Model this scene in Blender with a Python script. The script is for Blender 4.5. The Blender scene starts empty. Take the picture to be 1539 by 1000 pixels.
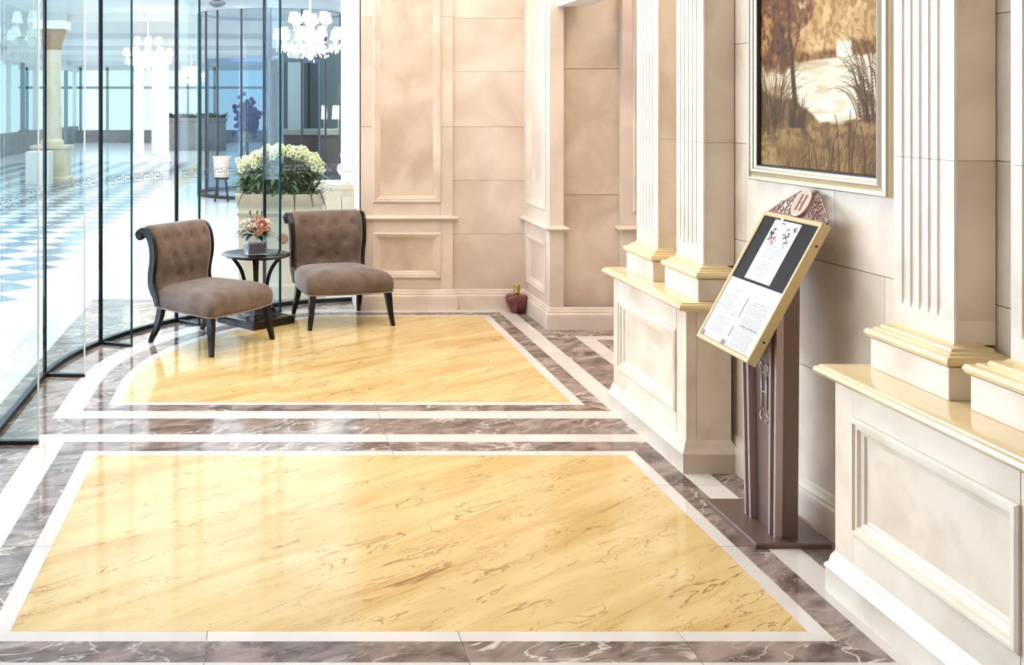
import bpy, bmesh, math, random
import numpy as np
from mathutils import Vector, Matrix
random.seed(7)
PI = math.pi
sc = bpy.context.scene
C = sc.collection
# ------------------------------------------------------------------ camera
F_PX, CX, CY, H = 1550.0, 400.0, 160.0, 1.70      # focal length, principal point (px of 1539x1000), eye height
cam = bpy.data.cameras.new('camera'); camo = bpy.data.objects.new('camera', cam); C.objects.link(camo)
cam.sensor_fit = 'HORIZONTAL'; cam.sensor_width = 36.0; cam.lens = F_PX/1539*36.0
cam.shift_x = (769.5-CX)/1539; cam.shift_y = -(500-CY)/1539
cam.clip_start = 0.05; cam.clip_end = 300
camo.location = (0, 0, H); camo.rotation_euler = (PI/2, 0, 0)
sc.camera = camo
# ------------------------------------------------------------------ world and lights
w = bpy.data.worlds.new('sky'); sc.world = w; w.use_nodes = True
bg = w.node_tree.nodes['Background']; bg.inputs[0].default_value = (0.70, 0.89, 1.0, 1); bg.inputs[1].default_value = 1.4
def area(name, loc, target, sx, sy, energy, col):
    l = bpy.data.lights.new(name, 'AREA'); l.shape = 'RECTANGLE'; l.size = sx; l.size_y = sy; l.energy = energy; l.color = col
    o = bpy.data.objects.new(name, l); C.objects.link(o); o.location = loc
    o.rotation_euler = (Vector(target)-Vector(loc)).to_track_quat('-Z', 'Y').to_euler()
    return o
area('window_daylight', (-8.6, 9.0, 2.1), (2.0, 4.0, 0.9), 13.0, 3.2, 1700, (0.69, 0.79, 1.0))
area('lobby_fill_light', (-3.0, 29.5, 3.59), (-3.0, 29.5, 0), 10.0, 38.0, 1500, (0.98, 0.99, 1.0))  # added ceiling-wide fill, there to overexpose the lobby
area('room_ceiling_light', (0.5, 6.2, 4.20), (0.5, 6.2, 0), 2.6, 4.4, 165, (1.0, 0.86, 0.69))
area('passage_fill_light', (3.3, 6.6, 4.20), (3.3, 6.6, 0), 0.8, 1.2, 45, (1.0, 0.88, 0.76))  # fill lamp added out of view to lighten the passage wall
sc.view_settings.view_transform = 'Standard'; sc.view_settings.look = 'None'
sc.view_settings.exposure = 0.0; sc.view_settings.gamma = 1.0; sc.view_settings.use_curve_mapping = False
# ------------------------------------------------------------------ mesh helpers
class MB:
    def __init__(s): s.v = []; s.f = []
    def add(s, vs, fs):
        n = len(s.v); s.v += [tuple(p) for p in vs]; s.f += [tuple(i+n for i in f) for f in fs]; return s
    def box(s, x0, x1, y0, y1, z0, z1):
        return s.add([(x0,y0,z0),(x1,y0,z0),(x1,y1,z0),(x0,y1,z0),(x0,y0,z1),(x1,y0,z1),(x1,y1,z1),(x0,y1,z1)],
                     [(3,2,1,0),(4,5,6,7),(0,1,5,4),(1,2,6,5),(2,3,7,6),(3,0,4,7)])
    def loops(s, L, closed=True, cap0=False, cap1=False):
        """skin successive loops of equal length"""
        n = len(L[0]); vs = [p for l in L for p in l]; fs = []
        for k in range(len(L)-1):
            for i in range(n if closed else n-1):
                j = (i+1) % n
                fs.append((k*n+i, k*n+j, (k+1)*n+j, (k+1)*n+i))
        if cap0: fs.append(tuple(reversed(range(n))))
        if cap1: fs.append(tuple((len(L)-1)*n+i for i in range(n)))
        return s.add(vs, fs)
    def rect_stack(s, x0, x1, y0, y1, prof):
        """rectangle grown by o at height z for (o, z) in prof, capped"""
        return s.loops([[(x0-o,y0-o,z),(x1+o,y0-o,z),(x1+o,y1+o,z),(x0-o,y1+o,z)] for o, z in prof], True, True, True)
    def lathe(s, prof, c=(0,0,0), n=24, cap=True, a0=0, sx=1, sy=1):
        L = [[(c[0]+r*sx*math.cos(a0+2*PI*i/n), c[1]+r*sy*math.sin(a0+2*PI*i/n), c[2]+z) for i in range(n)] for r, z in prof]
        return s.loops(L, True, cap, cap)
    def tube(s, pts, r, n=8, cap=True, flat=None):
        pts = [Vector(p) for p in pts]; rs = r if isinstance(r, (list, tuple)) else [r]*len(pts)
        L = []; up = None
        for i, p in enumerate(pts):
            t = (pts[min(i+1, len(pts)-1)]-pts[max(i-1, 0)]).normalized()
            if up is None:
                up = Vector((0,0,1)) if abs(t.z) < 0.9 else Vector((0,1,0))
            a = t.cross(up).normalized(); b = a.cross(t).normalized(); up = b
            fa, fb = flat if flat else (1, 1)
            L.append([p + rs[i]*(fa*math.cos(2*PI*k/n+PI/n)*a + fb*math.sin(2*PI*k/n+PI/n)*b) for k in range(n)])
        return s.loops(L, True, cap, cap)
    def prism(s, poly, z0, z1):
        return s.loops([[(x,y,z0) for x, y in poly], [(x,y,z1) for x, y in poly]], True, True, True)
    def ball(s, c, r, n=8, m=5, sz=1.0):
        prof = [(r*math.sin(PI*k/m), -r*sz*math.cos(PI*k/m)) for k in range(m+1)]
        prof[0] = (r*0.02, -r*sz); prof[-1] = (r*0.02, r*sz)
        return s.lathe(prof, c, n)
    def quad(s, a, b, c, d): return s.add([a,b,c,d], [(0,1,2,3)])
    def xf(s, fn): s.v = [tuple(fn(*p)) for p in s.v]; return s
def obj(name, mb, mat, parent=None, smooth=False, bevel=0, recalc=True):
    me = bpy.data.meshes.new(name); me.from_pydata(mb.v, [], mb.f); me.materials.append(mat)
    if recalc:
        bm = bmesh.new(); bm.from_mesh(me); bmesh.ops.recalc_face_normals(bm, faces=bm.faces); bm.to_mesh(me); bm.free()
    if smooth:
        me.polygons.foreach_set('use_smooth', [True]*len(me.polygons))
        if smooth != 'all':
            try: me.set_sharp_from_angle(angle=math.radians(40))
            except Exception: pass
    o = bpy.data.objects.new(name, me); C.objects.link(o)
    if parent: setp(o, parent)
    if bevel:
        b = o.modifiers.new('bevel', 'BEVEL'); b.width = bevel; b.segments = 2; b.limit_method = 'ANGLE'
    return o
def setp(o, parent):
    o.parent = parent
    if parent.parent is None: o.matrix_parent_inverse = Matrix.Translation(-Vector(parent.location))
def thing(name, label, cat, loc=(0,0,0), group=None):
    o = bpy.data.objects.new(name, None); C.objects.link(o); o.location = loc; o.empty_display_size = 0.1
    return tag(o, label, cat, group)
def tag(o, label, cat, group=None):
    o['label'] = label; o['category'] = cat
    if group: o['group'] = group
    return o
def struct(o, label=None):
    o['kind'] = 'structure'
    if label: o['label'] = label
    return o
def copy_tree(root, label, loc, rz=0.0):
    def cp(o, par):
        c = o.copy(); C.objects.link(c)
        if par: c.parent = par
        for ch in [x for x in o.children]: cp(ch, c)
        return c
    r = cp(root, None); r.location = loc; r.rotation_euler = (0,0,rz); r['label'] = label
    return r
# ------------------------------------------------------------------ materials
def lin(c):
    f = lambda v: v/12.92 if v <= 0.04045 else ((v+0.055)/1.055)**2.4
    return tuple(f(x/255) for x in c[:3]) + (1,)
def newmat(name):
    m = bpy.data.materials.new(name); m.use_nodes = True
    return m, m.node_tree, m.node_tree.nodes['Principled BSDF']
def pbr(name, col, rough=0.5, metal=0.0, emit=None, es=0.0, coat=0.0, sheen=0.0, spec=0.5):
    m, nt, p = newmat(name)
    p.inputs['Base Color'].default_value = lin(col); p.inputs['Roughness'].default_value = rough
    p.inputs['Metallic'].default_value = metal; p.inputs['Coat Weight'].default_value = coat
    p.inputs['Sheen Weight'].default_value = sheen; p.inputs['Specular IOR Level'].default_value = spec
    if emit: p.inputs['Emission Color'].default_value = lin(emit); p.inputs['Emission Strength'].default_value = es
    return m
def stone(name, c1, c2, scale=3.0, rough=0.3, veins=None, vscale=2.0, vw=0.03, rot=0.0, stretch=(1,1,1), detail=6, vein_amt=1.0, veins2=None, spec=0.5, lo=0.35, hi=0.65, dist=0.6):
    """procedural stone: clouds between two colours, optional thin veins"""
    m, nt, p = newmat(name); N = nt.nodes; Lk = nt.links
    tc = N.new('ShaderNodeTexCoord'); oi = N.new('ShaderNodeObjectInfo')
    mul = N.new('ShaderNodeVectorMath'); mul.operation = 'SCALE'; mul.inputs[0].default_value = (13.1, 7.7, 5.3)
    Lk.new(oi.outputs['Random'], mul.inputs['Scale'])
    add = N.new('ShaderNodeVectorMath'); add.operation = 'ADD'
    Lk.new(tc.outputs['Object'], add.inputs[0]); Lk.new(mul.outputs[0], add.inputs[1])
    mp = N.new('ShaderNodeMapping'); mp.vector_type = 'TEXTURE'; mp.inputs['Rotation'].default_value = (0,0,rot); mp.inputs['Scale'].default_value = stretch
    Lk.new(add.outputs[0], mp.inputs['Vector'])
    n1 = N.new('ShaderNodeTexNoise'); n1.inputs['Scale'].default_value = scale; n1.inputs['Detail'].default_value = detail; n1.inputs['Distortion'].default_value = dist
    Lk.new(mp.outputs[0], n1.inputs['Vector'])
    r = N.new('ShaderNodeValToRGB'); r.color_ramp.elements[0].position = lo; r.color_ramp.elements[1].position = hi
    r.color_ramp.elements[0].color = lin(c1); r.color_ramp.elements[1].color = lin(c2)
    Lk.new(n1.outputs['Fac'], r.inputs['Fac']); col = r.outputs['Color']
    for k, v in enumerate([veins, veins2]):
        if not v: continue
        n2 = N.new('ShaderNodeTexNoise'); n2.inputs['Scale'].default_value = vscale*(1 if k == 0 else 2.3); n2.inputs['Detail'].default_value = 5
        n2.inputs['Distortion'].default_value = dist*1.5
        off = N.new('ShaderNodeVectorMath'); off.operation = 'ADD'; off.inputs[1].default_value = (3.7+k*9, 1.9, 8.2)
        Lk.new(mp.outputs[0], off.inputs[0]); Lk.new(off.outputs[0], n2.inputs['Vector'])
        s1 = N.new('ShaderNodeMath'); s1.operation = 'SUBTRACT'; s1.inputs[1].default_value = 0.5
        s2 = N.new('ShaderNodeMath'); s2.operation = 'ABSOLUTE'
        mr = N.new('ShaderNodeMapRange'); mr.inputs['From Min'].default_value = 0.0; mr.inputs['From Max'].default_value = vw*(1 if k == 0 else .7)
        mr.inputs['To Min'].default_value = vein_amt; mr.inputs['To Max'].default_value = 0.0; mr.interpolation_type = 'SMOOTHSTEP'
        Lk.new(n2.outputs['Fac'], s1.inputs[0]); Lk.new(s1.outputs[0], s2.inputs[0]); Lk.new(s2.outputs[0], mr.inputs['Value'])
        # veins come and go
        n3 = N.new('ShaderNodeTexNoise'); n3.inputs['Scale'].default_value = vscale*0.8; Lk.new(off.outputs[0], n3.inputs['Vector'])
        m3 = N.new('ShaderNodeMapRange'); m3.inputs['From Min'].default_value = 0.40; m3.inputs['From Max'].default_value = 0.60
        Lk.new(n3.outputs['Fac'], m3.inputs['Value'])
        mm = N.new('ShaderNodeMath'); mm.operation = 'MULTIPLY'; Lk.new(mr.outputs[0], mm.inputs[0]); Lk.new(m3.outputs[0], mm.inputs[1])
        mx = N.new('ShaderNodeMix'); mx.data_type = 'RGBA'; mx.inputs['B'].default_value = lin(v)
        Lk.new(mm.outputs[0], mx.inputs['Factor']); Lk.new(col, mx.inputs['A']); col = mx.outputs['Result']
    Lk.new(col, p.inputs['Base Color']); p.inputs['Roughness'].default_value = rough; p.inputs['Specular IOR Level'].default_value = spec
    return m
def glassmat(name, tint, refl=0.5, rough=0.0):
    m = bpy.data.materials.new(name); m.use_nodes = True; nt = m.node_tree; N = nt.nodes; Lk = nt.links
    N.remove(N['Principled BSDF']); out = N['Material Output']
    t = N.new('ShaderNodeBsdfTransparent'); t.inputs[0].default_value = tint + (1,)
    g = N.new('ShaderNodeBsdfGlossy'); g.inputs['Roughness'].default_value = rough; g.inputs[0].default_value = (.95,1,1,1)
    lw = N.new('ShaderNodeLayerWeight'); lw.inputs['Blend'].default_value = 0.5
    pw = N.new('ShaderNodeMath'); pw.operation = 'POWER'; pw.inputs[1].default_value = 5.0; Lk.new(lw.outputs['Facing'], pw.inputs[0])
    mu = N.new('ShaderNodeMath'); mu.operation = 'MULTIPLY_ADD'; mu.inputs[1].default_value = refl*.96; mu.inputs[2].default_value = refl*.04; Lk.new(pw.outputs[0], mu.inputs[0])
    mx = N.new('ShaderNodeMixShader'); Lk.new(mu.outputs[0], mx.inputs[0]); Lk.new(t.outputs[0], mx.inputs[1]); Lk.new(g.outputs[0], mx.inputs[2])
    Lk.new(mx.outputs[0], out.inputs['Surface']); return m
def velvet(name, c1, c2):
    m = stone(name, c1, c2, 9, 0.85, detail=4); p = m.node_tree.nodes['Principled BSDF']
    p.inputs['Sheen Weight'].default_value = 0.55; p.inputs['Sheen Roughness'].default_value = 0.35; p.inputs['Specular IOR Level'].default_value = 0.2
    p.inputs['Sheen Tint'].default_value = (1, .95, .9, 1)
    return m
M = {}
M['wall'] = stone('beige_limestone', (211,192,175), (232,215,200), 2.0, 0.38, detail=10, lo=.36, hi=.62)
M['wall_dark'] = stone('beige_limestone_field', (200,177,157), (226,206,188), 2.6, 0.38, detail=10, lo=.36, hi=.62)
M['ped'] = stone('pale_cream_stone', (213,195,172), (232,216,196), 3.4, 0.30, detail=10, lo=.34, hi=.60)
M['cap'] = stone('warm_lit_stone', (222,196,148), (234,212,168), 3.0, 0.12)  # yellow of the warm overhead light is put into the stone colour
M['ped_field'] = stone('pale_cream_stone_field', (206,188,164), (226,209,188), 4.4, 0.30, detail=10, lo=.34, hi=.60)
M['yellow'] = stone('yellow_marble', (198,163,100), (219,191,135), 3.4, 0.10, veins=(124,84,46), vscale=5.2, vw=0.014, rot=math.radians(36), stretch=(2.8,0.50,1), vein_amt=0.72, veins2=(156,112,68), lo=.32, hi=.62, dist=.7, spec=.16)
M['brown'] = stone('brown_marble', (86,71,65), (158,139,129), 6.0, 0.09, veins=(230,218,208), vscale=3.6, vw=0.022, rot=0.5, stretch=(1.6,.8,1), vein_amt=.75, veins2=(168,146,132), dist=1.3, spec=.2)
M['white'] = stone('white_marble', (206,198,191), (220,212,205), 2.0, 0.09, spec=.2)
M['lobby_white'] = stone('lobby_white_marble', (226,228,232), (240,242,246), 2.0, 0.12)
M['lobby_dark'] = stone('lobby_grey_marble', (92,106,122), (128,140,154), 5.0, 0.12)
M['lobby_cream'] = stone('lobby_cream_marble', (236,220,184), (244,232,206), 3.0, 0.12)
M['plaster'] = pbr('white_plaster', (238,236,232), 0.7)
M['glass'] = glassmat('clear_glass', (.95,.985,.99), 0.55)
M['fin'] = glassmat('fin_glass', (.90,.965,.97), 0.20)
M['drum'] = glassmat('smoked_glass', (.74,.82,.87), 0.2)
M['edge_dark'] = pbr('black_silicone', (14,17,21), 0.6, spec=.1)
M['edge_teal'] = pbr('green_glass_edge', (14,70,72), 0.3, spec=.15)
M['edge_pale'] = pbr('pale_glass_edge', (214,232,236), 0.15)
M['track'] = pbr('dark_floor_track', (40,44,50), 0.4, 0.5)
M['decal'] = pbr('grey_decal', (124,130,138), 0.8)
M['velvet'] = velvet('brown_velvet', (104,88,78), (124,106,96))
M['wood'] = pbr('espresso_wood', (30,21,19), 0.2, coat=0.0, spec=.3)
M['piping'] = pbr('velvet_piping', (148,128,112), 0.7)
M['stand'] = pbr('bronze_brown_metal', (112,90,80), 0.38, 0.25)
M['stand_light'] = pbr('polished_bronze_edge', (176,154,150), 0.3, 0.3)
M['crest'] = pbr('copper_crest', (150,120,106), 0.35, 0.35)
M['oval'] = pbr('rose_copper_oval', (196,164,146), 0.4, 0.2)
M['pale_rim'] = pbr('pale_rose_rim', (226,204,190), 0.45)
M['gold'] = pbr('brushed_gold', (196,174,130), 0.42, 0.45)
M['board'] = pbr('black_board', (34,33,35), 0.4, spec=.1)
M['paper'] = pbr('white_paper', (246,246,248), 0.5)
M['ink'] = pbr('grey_ink', (112,112,120), 0.7)
M['ink_dark'] = pbr('dark_ink', (52,48,54), 0.7)
M['ink_red'] = pbr('red_ink', (200,104,100), 0.7)
M['tape'] = pbr('brown_tape', (132,112,106), 0.5)
M['frame'] = pbr('champagne_gold_frame', (208,198,172), 0.30, 0.7)
M['frame_dark'] = pbr('dark_inner_frame', (38,26,18), 0.4)
M['leaf'] = stone('green_leaf', (46,74,40), (92,124,66), 12, 0.5)
M['leaf_dark'] = stone('dark_green_leaf', (40,62,46), (68,96,62), 12, 0.5)
M['bloom'] = pbr('cream_yellow_petal', (234,232,182), 0.6)
M['peach'] = pbr('peach_petal', (232,178,156), 0.6)
M['ivory'] = pbr('ivory_petal', (246,234,214), 0.6)
M['purple'] = pbr('purple_petal', (84,56,124), 0.6)
M['planter'] = stone('cream_planter_stone', (212,196,168), (226,212,186), 4, 0.45)
M['rosette'] = pbr('brown_rosette', (176,136,104), 0.5)
M['redpot'] = pbr('oxblood_glaze', (112,44,46), 0.12, coat=0.5)
M['goldleaf'] = pbr('gold_knot', (196,172,104), 0.35, 0.6)
M['crystal'] = pbr('crystal', (250,246,236), 0.1, emit=(255,246,226), es=0.55)
M['shade'] = pbr('lit_lamp_shade', (255,250,236), 0.6, emit=(255,246,224), es=3.0)
M['lampmetal'] = pbr('lamp_metal', (190,180,160), 0.3, 0.6)
M['desk'] = stone('dark_walnut', (104,70,60), (124,88,78), 5, 0.5)
M['teal_wall'] = pbr('grey_teal_panel', (92,112,114), 0.4)
M['grey_box'] = stone('grey_planter_stone', (122,118,122), (142,138,140), 4, 0.5)
M['chrome'] = pbr('brushed_steel', (150,158,166), 0.3, 0.8)
M['ceil'] = pbr('white_ceiling', (240,240,240), 0.8)
M['vaseglass'] = glassmat('vase_glass', (.88,.88,.92), 1.0)
M['stems'] = pbr('dark_vase_filling', (74,58,74), 0.3)
M['bust'] = pbr('white_plaster_bust', (244,242,238), 0.6)

# ================================================================== FLOOR
floor = struct(obj('floor', MB().box(-1.52, 4.2, -1.0, 9.1, -0.05, 0.0), M['brown']), 'polished brown veined marble floor with inlaid borders')
GAP = 0.0015; TOP = 0.0015
def piece(name, poly, mat):
    return obj(name, MB().prism(poly, -0.01, TOP), mat, floor)
def ring_rect(o, i, name, mat, cuts_x=(), cuts_y=()):
    """mitred border ring between rectangles o and i (x0,x1,y0,y1), cut into slabs at the given joints"""
    def strip(a, b, ia, ib, ax, cuts):
        # outer edge a->b, inner edge ia->ib along axis ax
        ts = [a[ax]] + [c for c in cuts if min(a[ax], b[ax]) < c < max(a[ax], b[ax])] + [b[ax]]
        lo, hi = min(ia[ax], ib[ax]), max(ia[ax], ib[ax])
        for k in range(len(ts)-1):
            g0 = GAP if k else 0; g1 = GAP if k < len(ts)-2 else 0
            s, e = ts[k]+g0, ts[k+1]-g1
            P = lambda t, base: (t, base[1]) if ax == 0 else (base[0], t)
            piece(name, [P(s, a), P(e, a), P(min(max(e, lo), hi) if k < len(ts)-2 else ib[ax], ia), P(max(min(s, hi), lo) if k else ia[ax], ia)], mat)
    x0,x1,y0,y1 = o; u0,u1,v0,v1 = i
    strip((x0,y0),(x1,y0),(u0,v0),(u1,v0),0,cuts_x)
    strip((x0,y1),(x1,y1),(u0,v1),(u1,v1),0,cuts_x)
    strip((x0,y0),(x0,y1),(u0,v0),(u0,v1),1,cuts_y)
    strip((x1,y0),(x1,y1),(u1,v0),(u1,v1),1,cuts_y)
L0 = (-1.165, 2.05, 3.00, 5.34); L1 = (-1.02, 1.925, 3.148, 5.22); L2 = (-.895, 1.812, 3.273, 5.079); L3 = (-.828, 1.75, 3.335, 5.02)
JX = (-.19, .62, 1.33); JY = (3.98, 4.62)
ring_rect(L0, L1, 'white_border_slab', M['white'], JX, JY)
ring_rect(L1, L2, 'brown_border_slab', M['brown'], JX, JY)
ring_rect(L2, L3, 'white_inner_slab', M['white'], JX, JY)
e = 0.0008
piece('yellow_marble_field', [(L3[0]+e,L3[2]+e),(L3[1]-e,L3[2]+e),(L3[1]-e,L3[3]-e),(L3[0]+e,L3[3]-e)], M['yellow'])
# cross band between the two panels
xs = [-1.165, -.19, .62, 1.33, 2.05]
for a, b in zip(xs[:-1], xs[1:]): piece('brown_cross_slab', [(a+GAP,5.342),(b-GAP,5.342),(b-GAP,5.608),(a+GAP,5.608)], M['brown'])
# curved panel by the glass
AC = (1.4, 6.3)
def curved(XL, XR, YF, YB, n=26):
    r = AC[0]-XL
    aend = math.asin(min(1, (YB-AC[1])/r)); pts = []
    for k in range(n+1):
        a = PI - aend*k/n
        pts.append((AC[0]+r*math.cos(a), AC[1]+r*math.sin(a)))
    return {'fl': (XL,YF), 'arc': pts, 'br': (XR,YB), 'fr': (XR,YF)}
K0 = curved(-1.165, 2.05, 5.61, 8.635); K1 = curved(-1.02, 1.925, 5.747, 8.50); K2 = curved(-.895, 1.812, 5.865, 8.39); K3 = curved(-.828, 1.75, 5.917, 8.345)
def ring_curved(A, B, name, mat):
    la = [A['fl']] + A['arc']; lb = [B['fl']] + B['arc']
    n = len(la); cuts = [0, 1, 7, 14, 21, n-1]
    for c0, c1 in zip(cuts[:-1], cuts[1:]):
        piece(name, la[c0:c1+1] + lb[c0:c1+1][::-1], mat)
    pa, pb = A['arc'][-1], B['arc'][-1]
    xm = 1.33
    piece(name, [pa, (xm-GAP,A['br'][1]), (xm-GAP,B['br'][1]), pb], mat)
    piece(name, [(xm+GAP,A['br'][1]), A['br'], B['br'], (xm+GAP,B['br'][1])], mat)
    ym = 7.0
    piece(name, [A['br'], (A['br'][0],ym+GAP), (B['br'][0],ym+GAP), B['br']], mat)
    piece(name, [(A['br'][0],ym-GAP), A['fr'], B['fr'], (B['br'][0],ym-GAP)], mat)
    x = [None] + list(JX[:]) + [None]
    for k in range(len(x)-1):
        a0 = A['fl'] if x[k] is None else (x[k]+GAP, A['fl'][1]); b0 = B['fl'] if x[k] is None else (x[k]+GAP, B['fl'][1])
        a1 = A['fr'] if x[k+1] is None else (x[k+1]-GAP, A['fr'][1]); b1 = B['fr'] if x[k+1] is None else (x[k+1]-GAP, B['fr'][1])
        piece(name, [a0, a1, b1, b0], mat)
ring_curved(K0, K1, 'white_border_slab', M['white'])
ring_curved(K1, K2, 'brown_border_slab', M['brown'])
ring_curved(K2, K3, 'white_inner_slab', M['white'])
piece('yellow_marble_field', [(K3['fl'][0]+e,K3['fl'][1]+e)] + K3['arc'] + [(K3['br'][0]-e,K3['br'][1]-e), (K3['fr'][0]-e,K3['fr'][1]+e)], M['yellow'])
# small panel running into the side passage
R0 = (2.28, 4.1, 5.9, 7.62); R1 = (2.40, 4.0, 6.02, 7.50); R2 = (2.56, 3.9, 6.2, 7.34); R3 = (2.62, 3.85, 6.26, 7.28)
ring_rect(R0, R1, 'white_border_slab', M['white']); ring_rect(R2, R3, 'white_inner_slab', M['white'])
piece('yellow_marble_field', [(R3[0],R3[2]),(R3[1],R3[2]),(R3[1],R3[3]),(R3[0],R3[3])], M['yellow'])

# ================================================================== STONE WALLS
# profile of a raised-and-sunk panel moulding: (inset, height above wall face)
PM = [(0,0.0),(0,.008),(.008,.014),(.018,.014),(.022,.006),(.034,.006),(.040,-.004),(.052,-.008),(.056,-.016),(.066,-.018)]
def panel_mould(P, u0, u1, w0, w1, prof=PM):
    L = [[P(u0+o,w0+o,d), P(u1-o,w0+o,d), P(u1-o,w1-o,d), P(u0+o,w1-o,d)] for o, d in prof]
    return MB().loops(L)
def panelled(parent, P, u0, u1, w0, w1, open_, mats, depth=.018, thick=.05, joints=(), field='stone_field'):
    """framed stone panel: stiles, rails, sunk field and moulding; P(u,w,d) maps to the world"""
    a0,a1,b0,b1 = open_; g = .0012
    def slab(name, x0,x1,y0,y1, d0, d1, mat):
        m = MB().box(x0,x1,y0,y1,d0,d1); m.xf(lambda u,wz,d: P(u,wz,d)); return obj(name, m, mat, parent)
    ws = [w0] + [j for j in joints if w0 < j < w1] + [w1]
    for s, (x0,x1) in enumerate(((u0,a0),(a1,u1))):
        for q, (y0,y1) in enumerate(zip(ws[:-1], ws[1:])): slab('stone_stile', x0+g, x1-g, y0+g, y1-g, -thick, 0, mats[0])
    slab('stone_rail', a0, a1, w0+g, b0, -thick, 0, mats[0]); slab('stone_rail', a0, a1, b1, w1-g, -thick, 0, mats[0])
    slab(field, a0, a1, b0, b1, -thick, -depth, mats[1])
    obj('panel_moulding', panel_mould(P, a0-.006, a1+.006, b0-.006, b1+.006), mats[0], parent)
BASEP = [(0,.17),(.006,.165),(.010,.15),(.016,.135),(.016,.125),(.024,.118),(.026,.10),(.026,0)]
def skirt(path, prof=BASEP, side=1):
    """moulding swept along a plan polyline; outward = left of travel * side"""
    L = []; n = len(path)
    for i in range(n):
        p = Vector(path[i]); d0 = (p-Vector(path[i-1])).normalized() if i else None; d1 = (Vector(path[i+1])-p).normalized() if i < n-1 else None
        if d0 is None: d0 = d1
        if d1 is None: d1 = d0
        n0 = Vector((-d0.y, d0.x))*side; n1 = Vector((-d1.y, d1.x))*side
        m = (n0+n1).normalized(); m = m/max(0.3, m.dot(n0))
        L.append([(p.x+m.x*o, p.y+m.y*o, z) for o, z in prof])
    return MB().loops(L, closed=False)
RAIL = [(0,.742),(.010,.744),(.016,.752),(.030,.758),(.036,.768),(.030,.778),(.018,.780),(.016,.786),(0,.790)]
ZJ = [.18, .63, 1.08, 1.53, 1.99, 2.44, 2.89, 3.34, 3.8, 4.3]
# --- back wall
YB = 8.64
wall_back = struct(obj('wall_back', MB().box(.79, 2.2, YB+.03, 9.12, 0, 4.3), M['wall']), 'beige limestone wall at the far end')
Pb = lambda u, wz, d: (u, YB-.03-d, wz)                     # panelled part stands proud
panelled(wall_back, Pb, .78, 1.56, .15, .75, (.895,1.455,.27,.64), (M['wall'], M['wall_dark']), thick=.10)
panelled(wall_back, Pb, .78, 1.56, .78, 4.3, (.895,1.455,.90,3.7), (M['wall'], M['wall_dark']), thick=.10, joints=(1.53,2.45,3.3))
obj('side_slab', MB().box(.778,.79,YB-.03,9.12,.15,4.3), M['wall'], wall_back)
obj('chair_rail', skirt([(.775,9.1),(.775,YB-.03),(1.565,YB-.03),(1.565,YB+.03)], RAIL, -1), M['wall'], wall_back)
obj('skirting', skirt([(.775,9.1),(.775,YB-.03),(1.565,YB-.03),(1.565,YB),(2.17,YB)], BASEP, -1), M['wall'], wall_back)
zz = [.10] + ZJ[1:]
for z0, z1 in zip(zz[:-1], zz[1:]):
    obj('wall_tile', MB().box(1.562, 2.17, YB, YB+.04, z0+.001, z1-.001), M['wall'], wall_back, bevel=.001)
# --- block at the mouth of the passage
YR = 7.86; XR = 2.16
wall_passage = struct(obj('wall_passage', MB().box(XR+.05, 4.2, YR+.09, 9.1, 0, 4.3), M['wall']), 'beige limestone wall facing the side passage')
Pr = lambda u, wz, d: (XR-d, u, wz)
panelled(wall_passage, Pr, YR, YB, .15, .75, (YR+.10,YB-.12,.25,.64), (M['wall'], M['wall']), thick=.06)
panelled(wall_passage, Pr, YR, YB, .78, 4.3, (YR+.10,YB-.12,.90,3.7), (M['wall'], M['wall']), thick=.06)
obj('corner_pilaster', MB().box(XR+.003, 2.267, YR-.002, YR+.12, 0, 4.3), M['wall'], wall_passage)
zz = [0, 1.02, 1.99, 2.9, 4.3]
for z0, z1 in zip(zz[:-1], zz[1:]):
    obj('wall_tile', MB().box(2.267, 2.72, YR+.07, YR+.11, z0+.002, z1-.002), M['wall_dark'], wall_passage)
Pf = lambda u, wz, d: (u, YR-d, wz)
panelled(wall_passage, Pf, 2.715, 3.7, .15, .75, (2.80,3.6,.25,.64), (M['wall'], M['wall_dark']), thick=.12)
panelled(wall_passage, Pf, 2.715, 3.7, .78, 4.3, (2.80,3.6,.90,3.7), (M['wall'], M['wall_dark']), thick=.12)
obj('chair_rail', skirt([(XR,YB+.01),(XR,YR),(2.267,YR),(2.267,YR+.08)], RAIL, -1), M['wall'], wall_passage)
obj('chair_rail', skirt([(2.715,YR+.08),(2.715,YR),(3.7,YR)], RAIL, -1), M['wall'], wall_passage)
obj('skirting', skirt([(XR,YB+.01),(XR,YR),(3.7,YR)], BASEP, -1), M['wall'], wall_passage)
struct(obj('trim_1', MB().box(2.215, 2.44, 5.7, YR-.001, 2.46, 4.3), M['plaster'], bevel=.004), 'white lintel beam over the side passage')
struct(obj('wall_passage_end', MB().box(4.2, 4.3, 2.0, 9.1, 0, 4.3), M['wall']), 'unseen limestone wall added to keep sky light out of the side passage')  # out of view, added against sky light leaking into the passage
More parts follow.
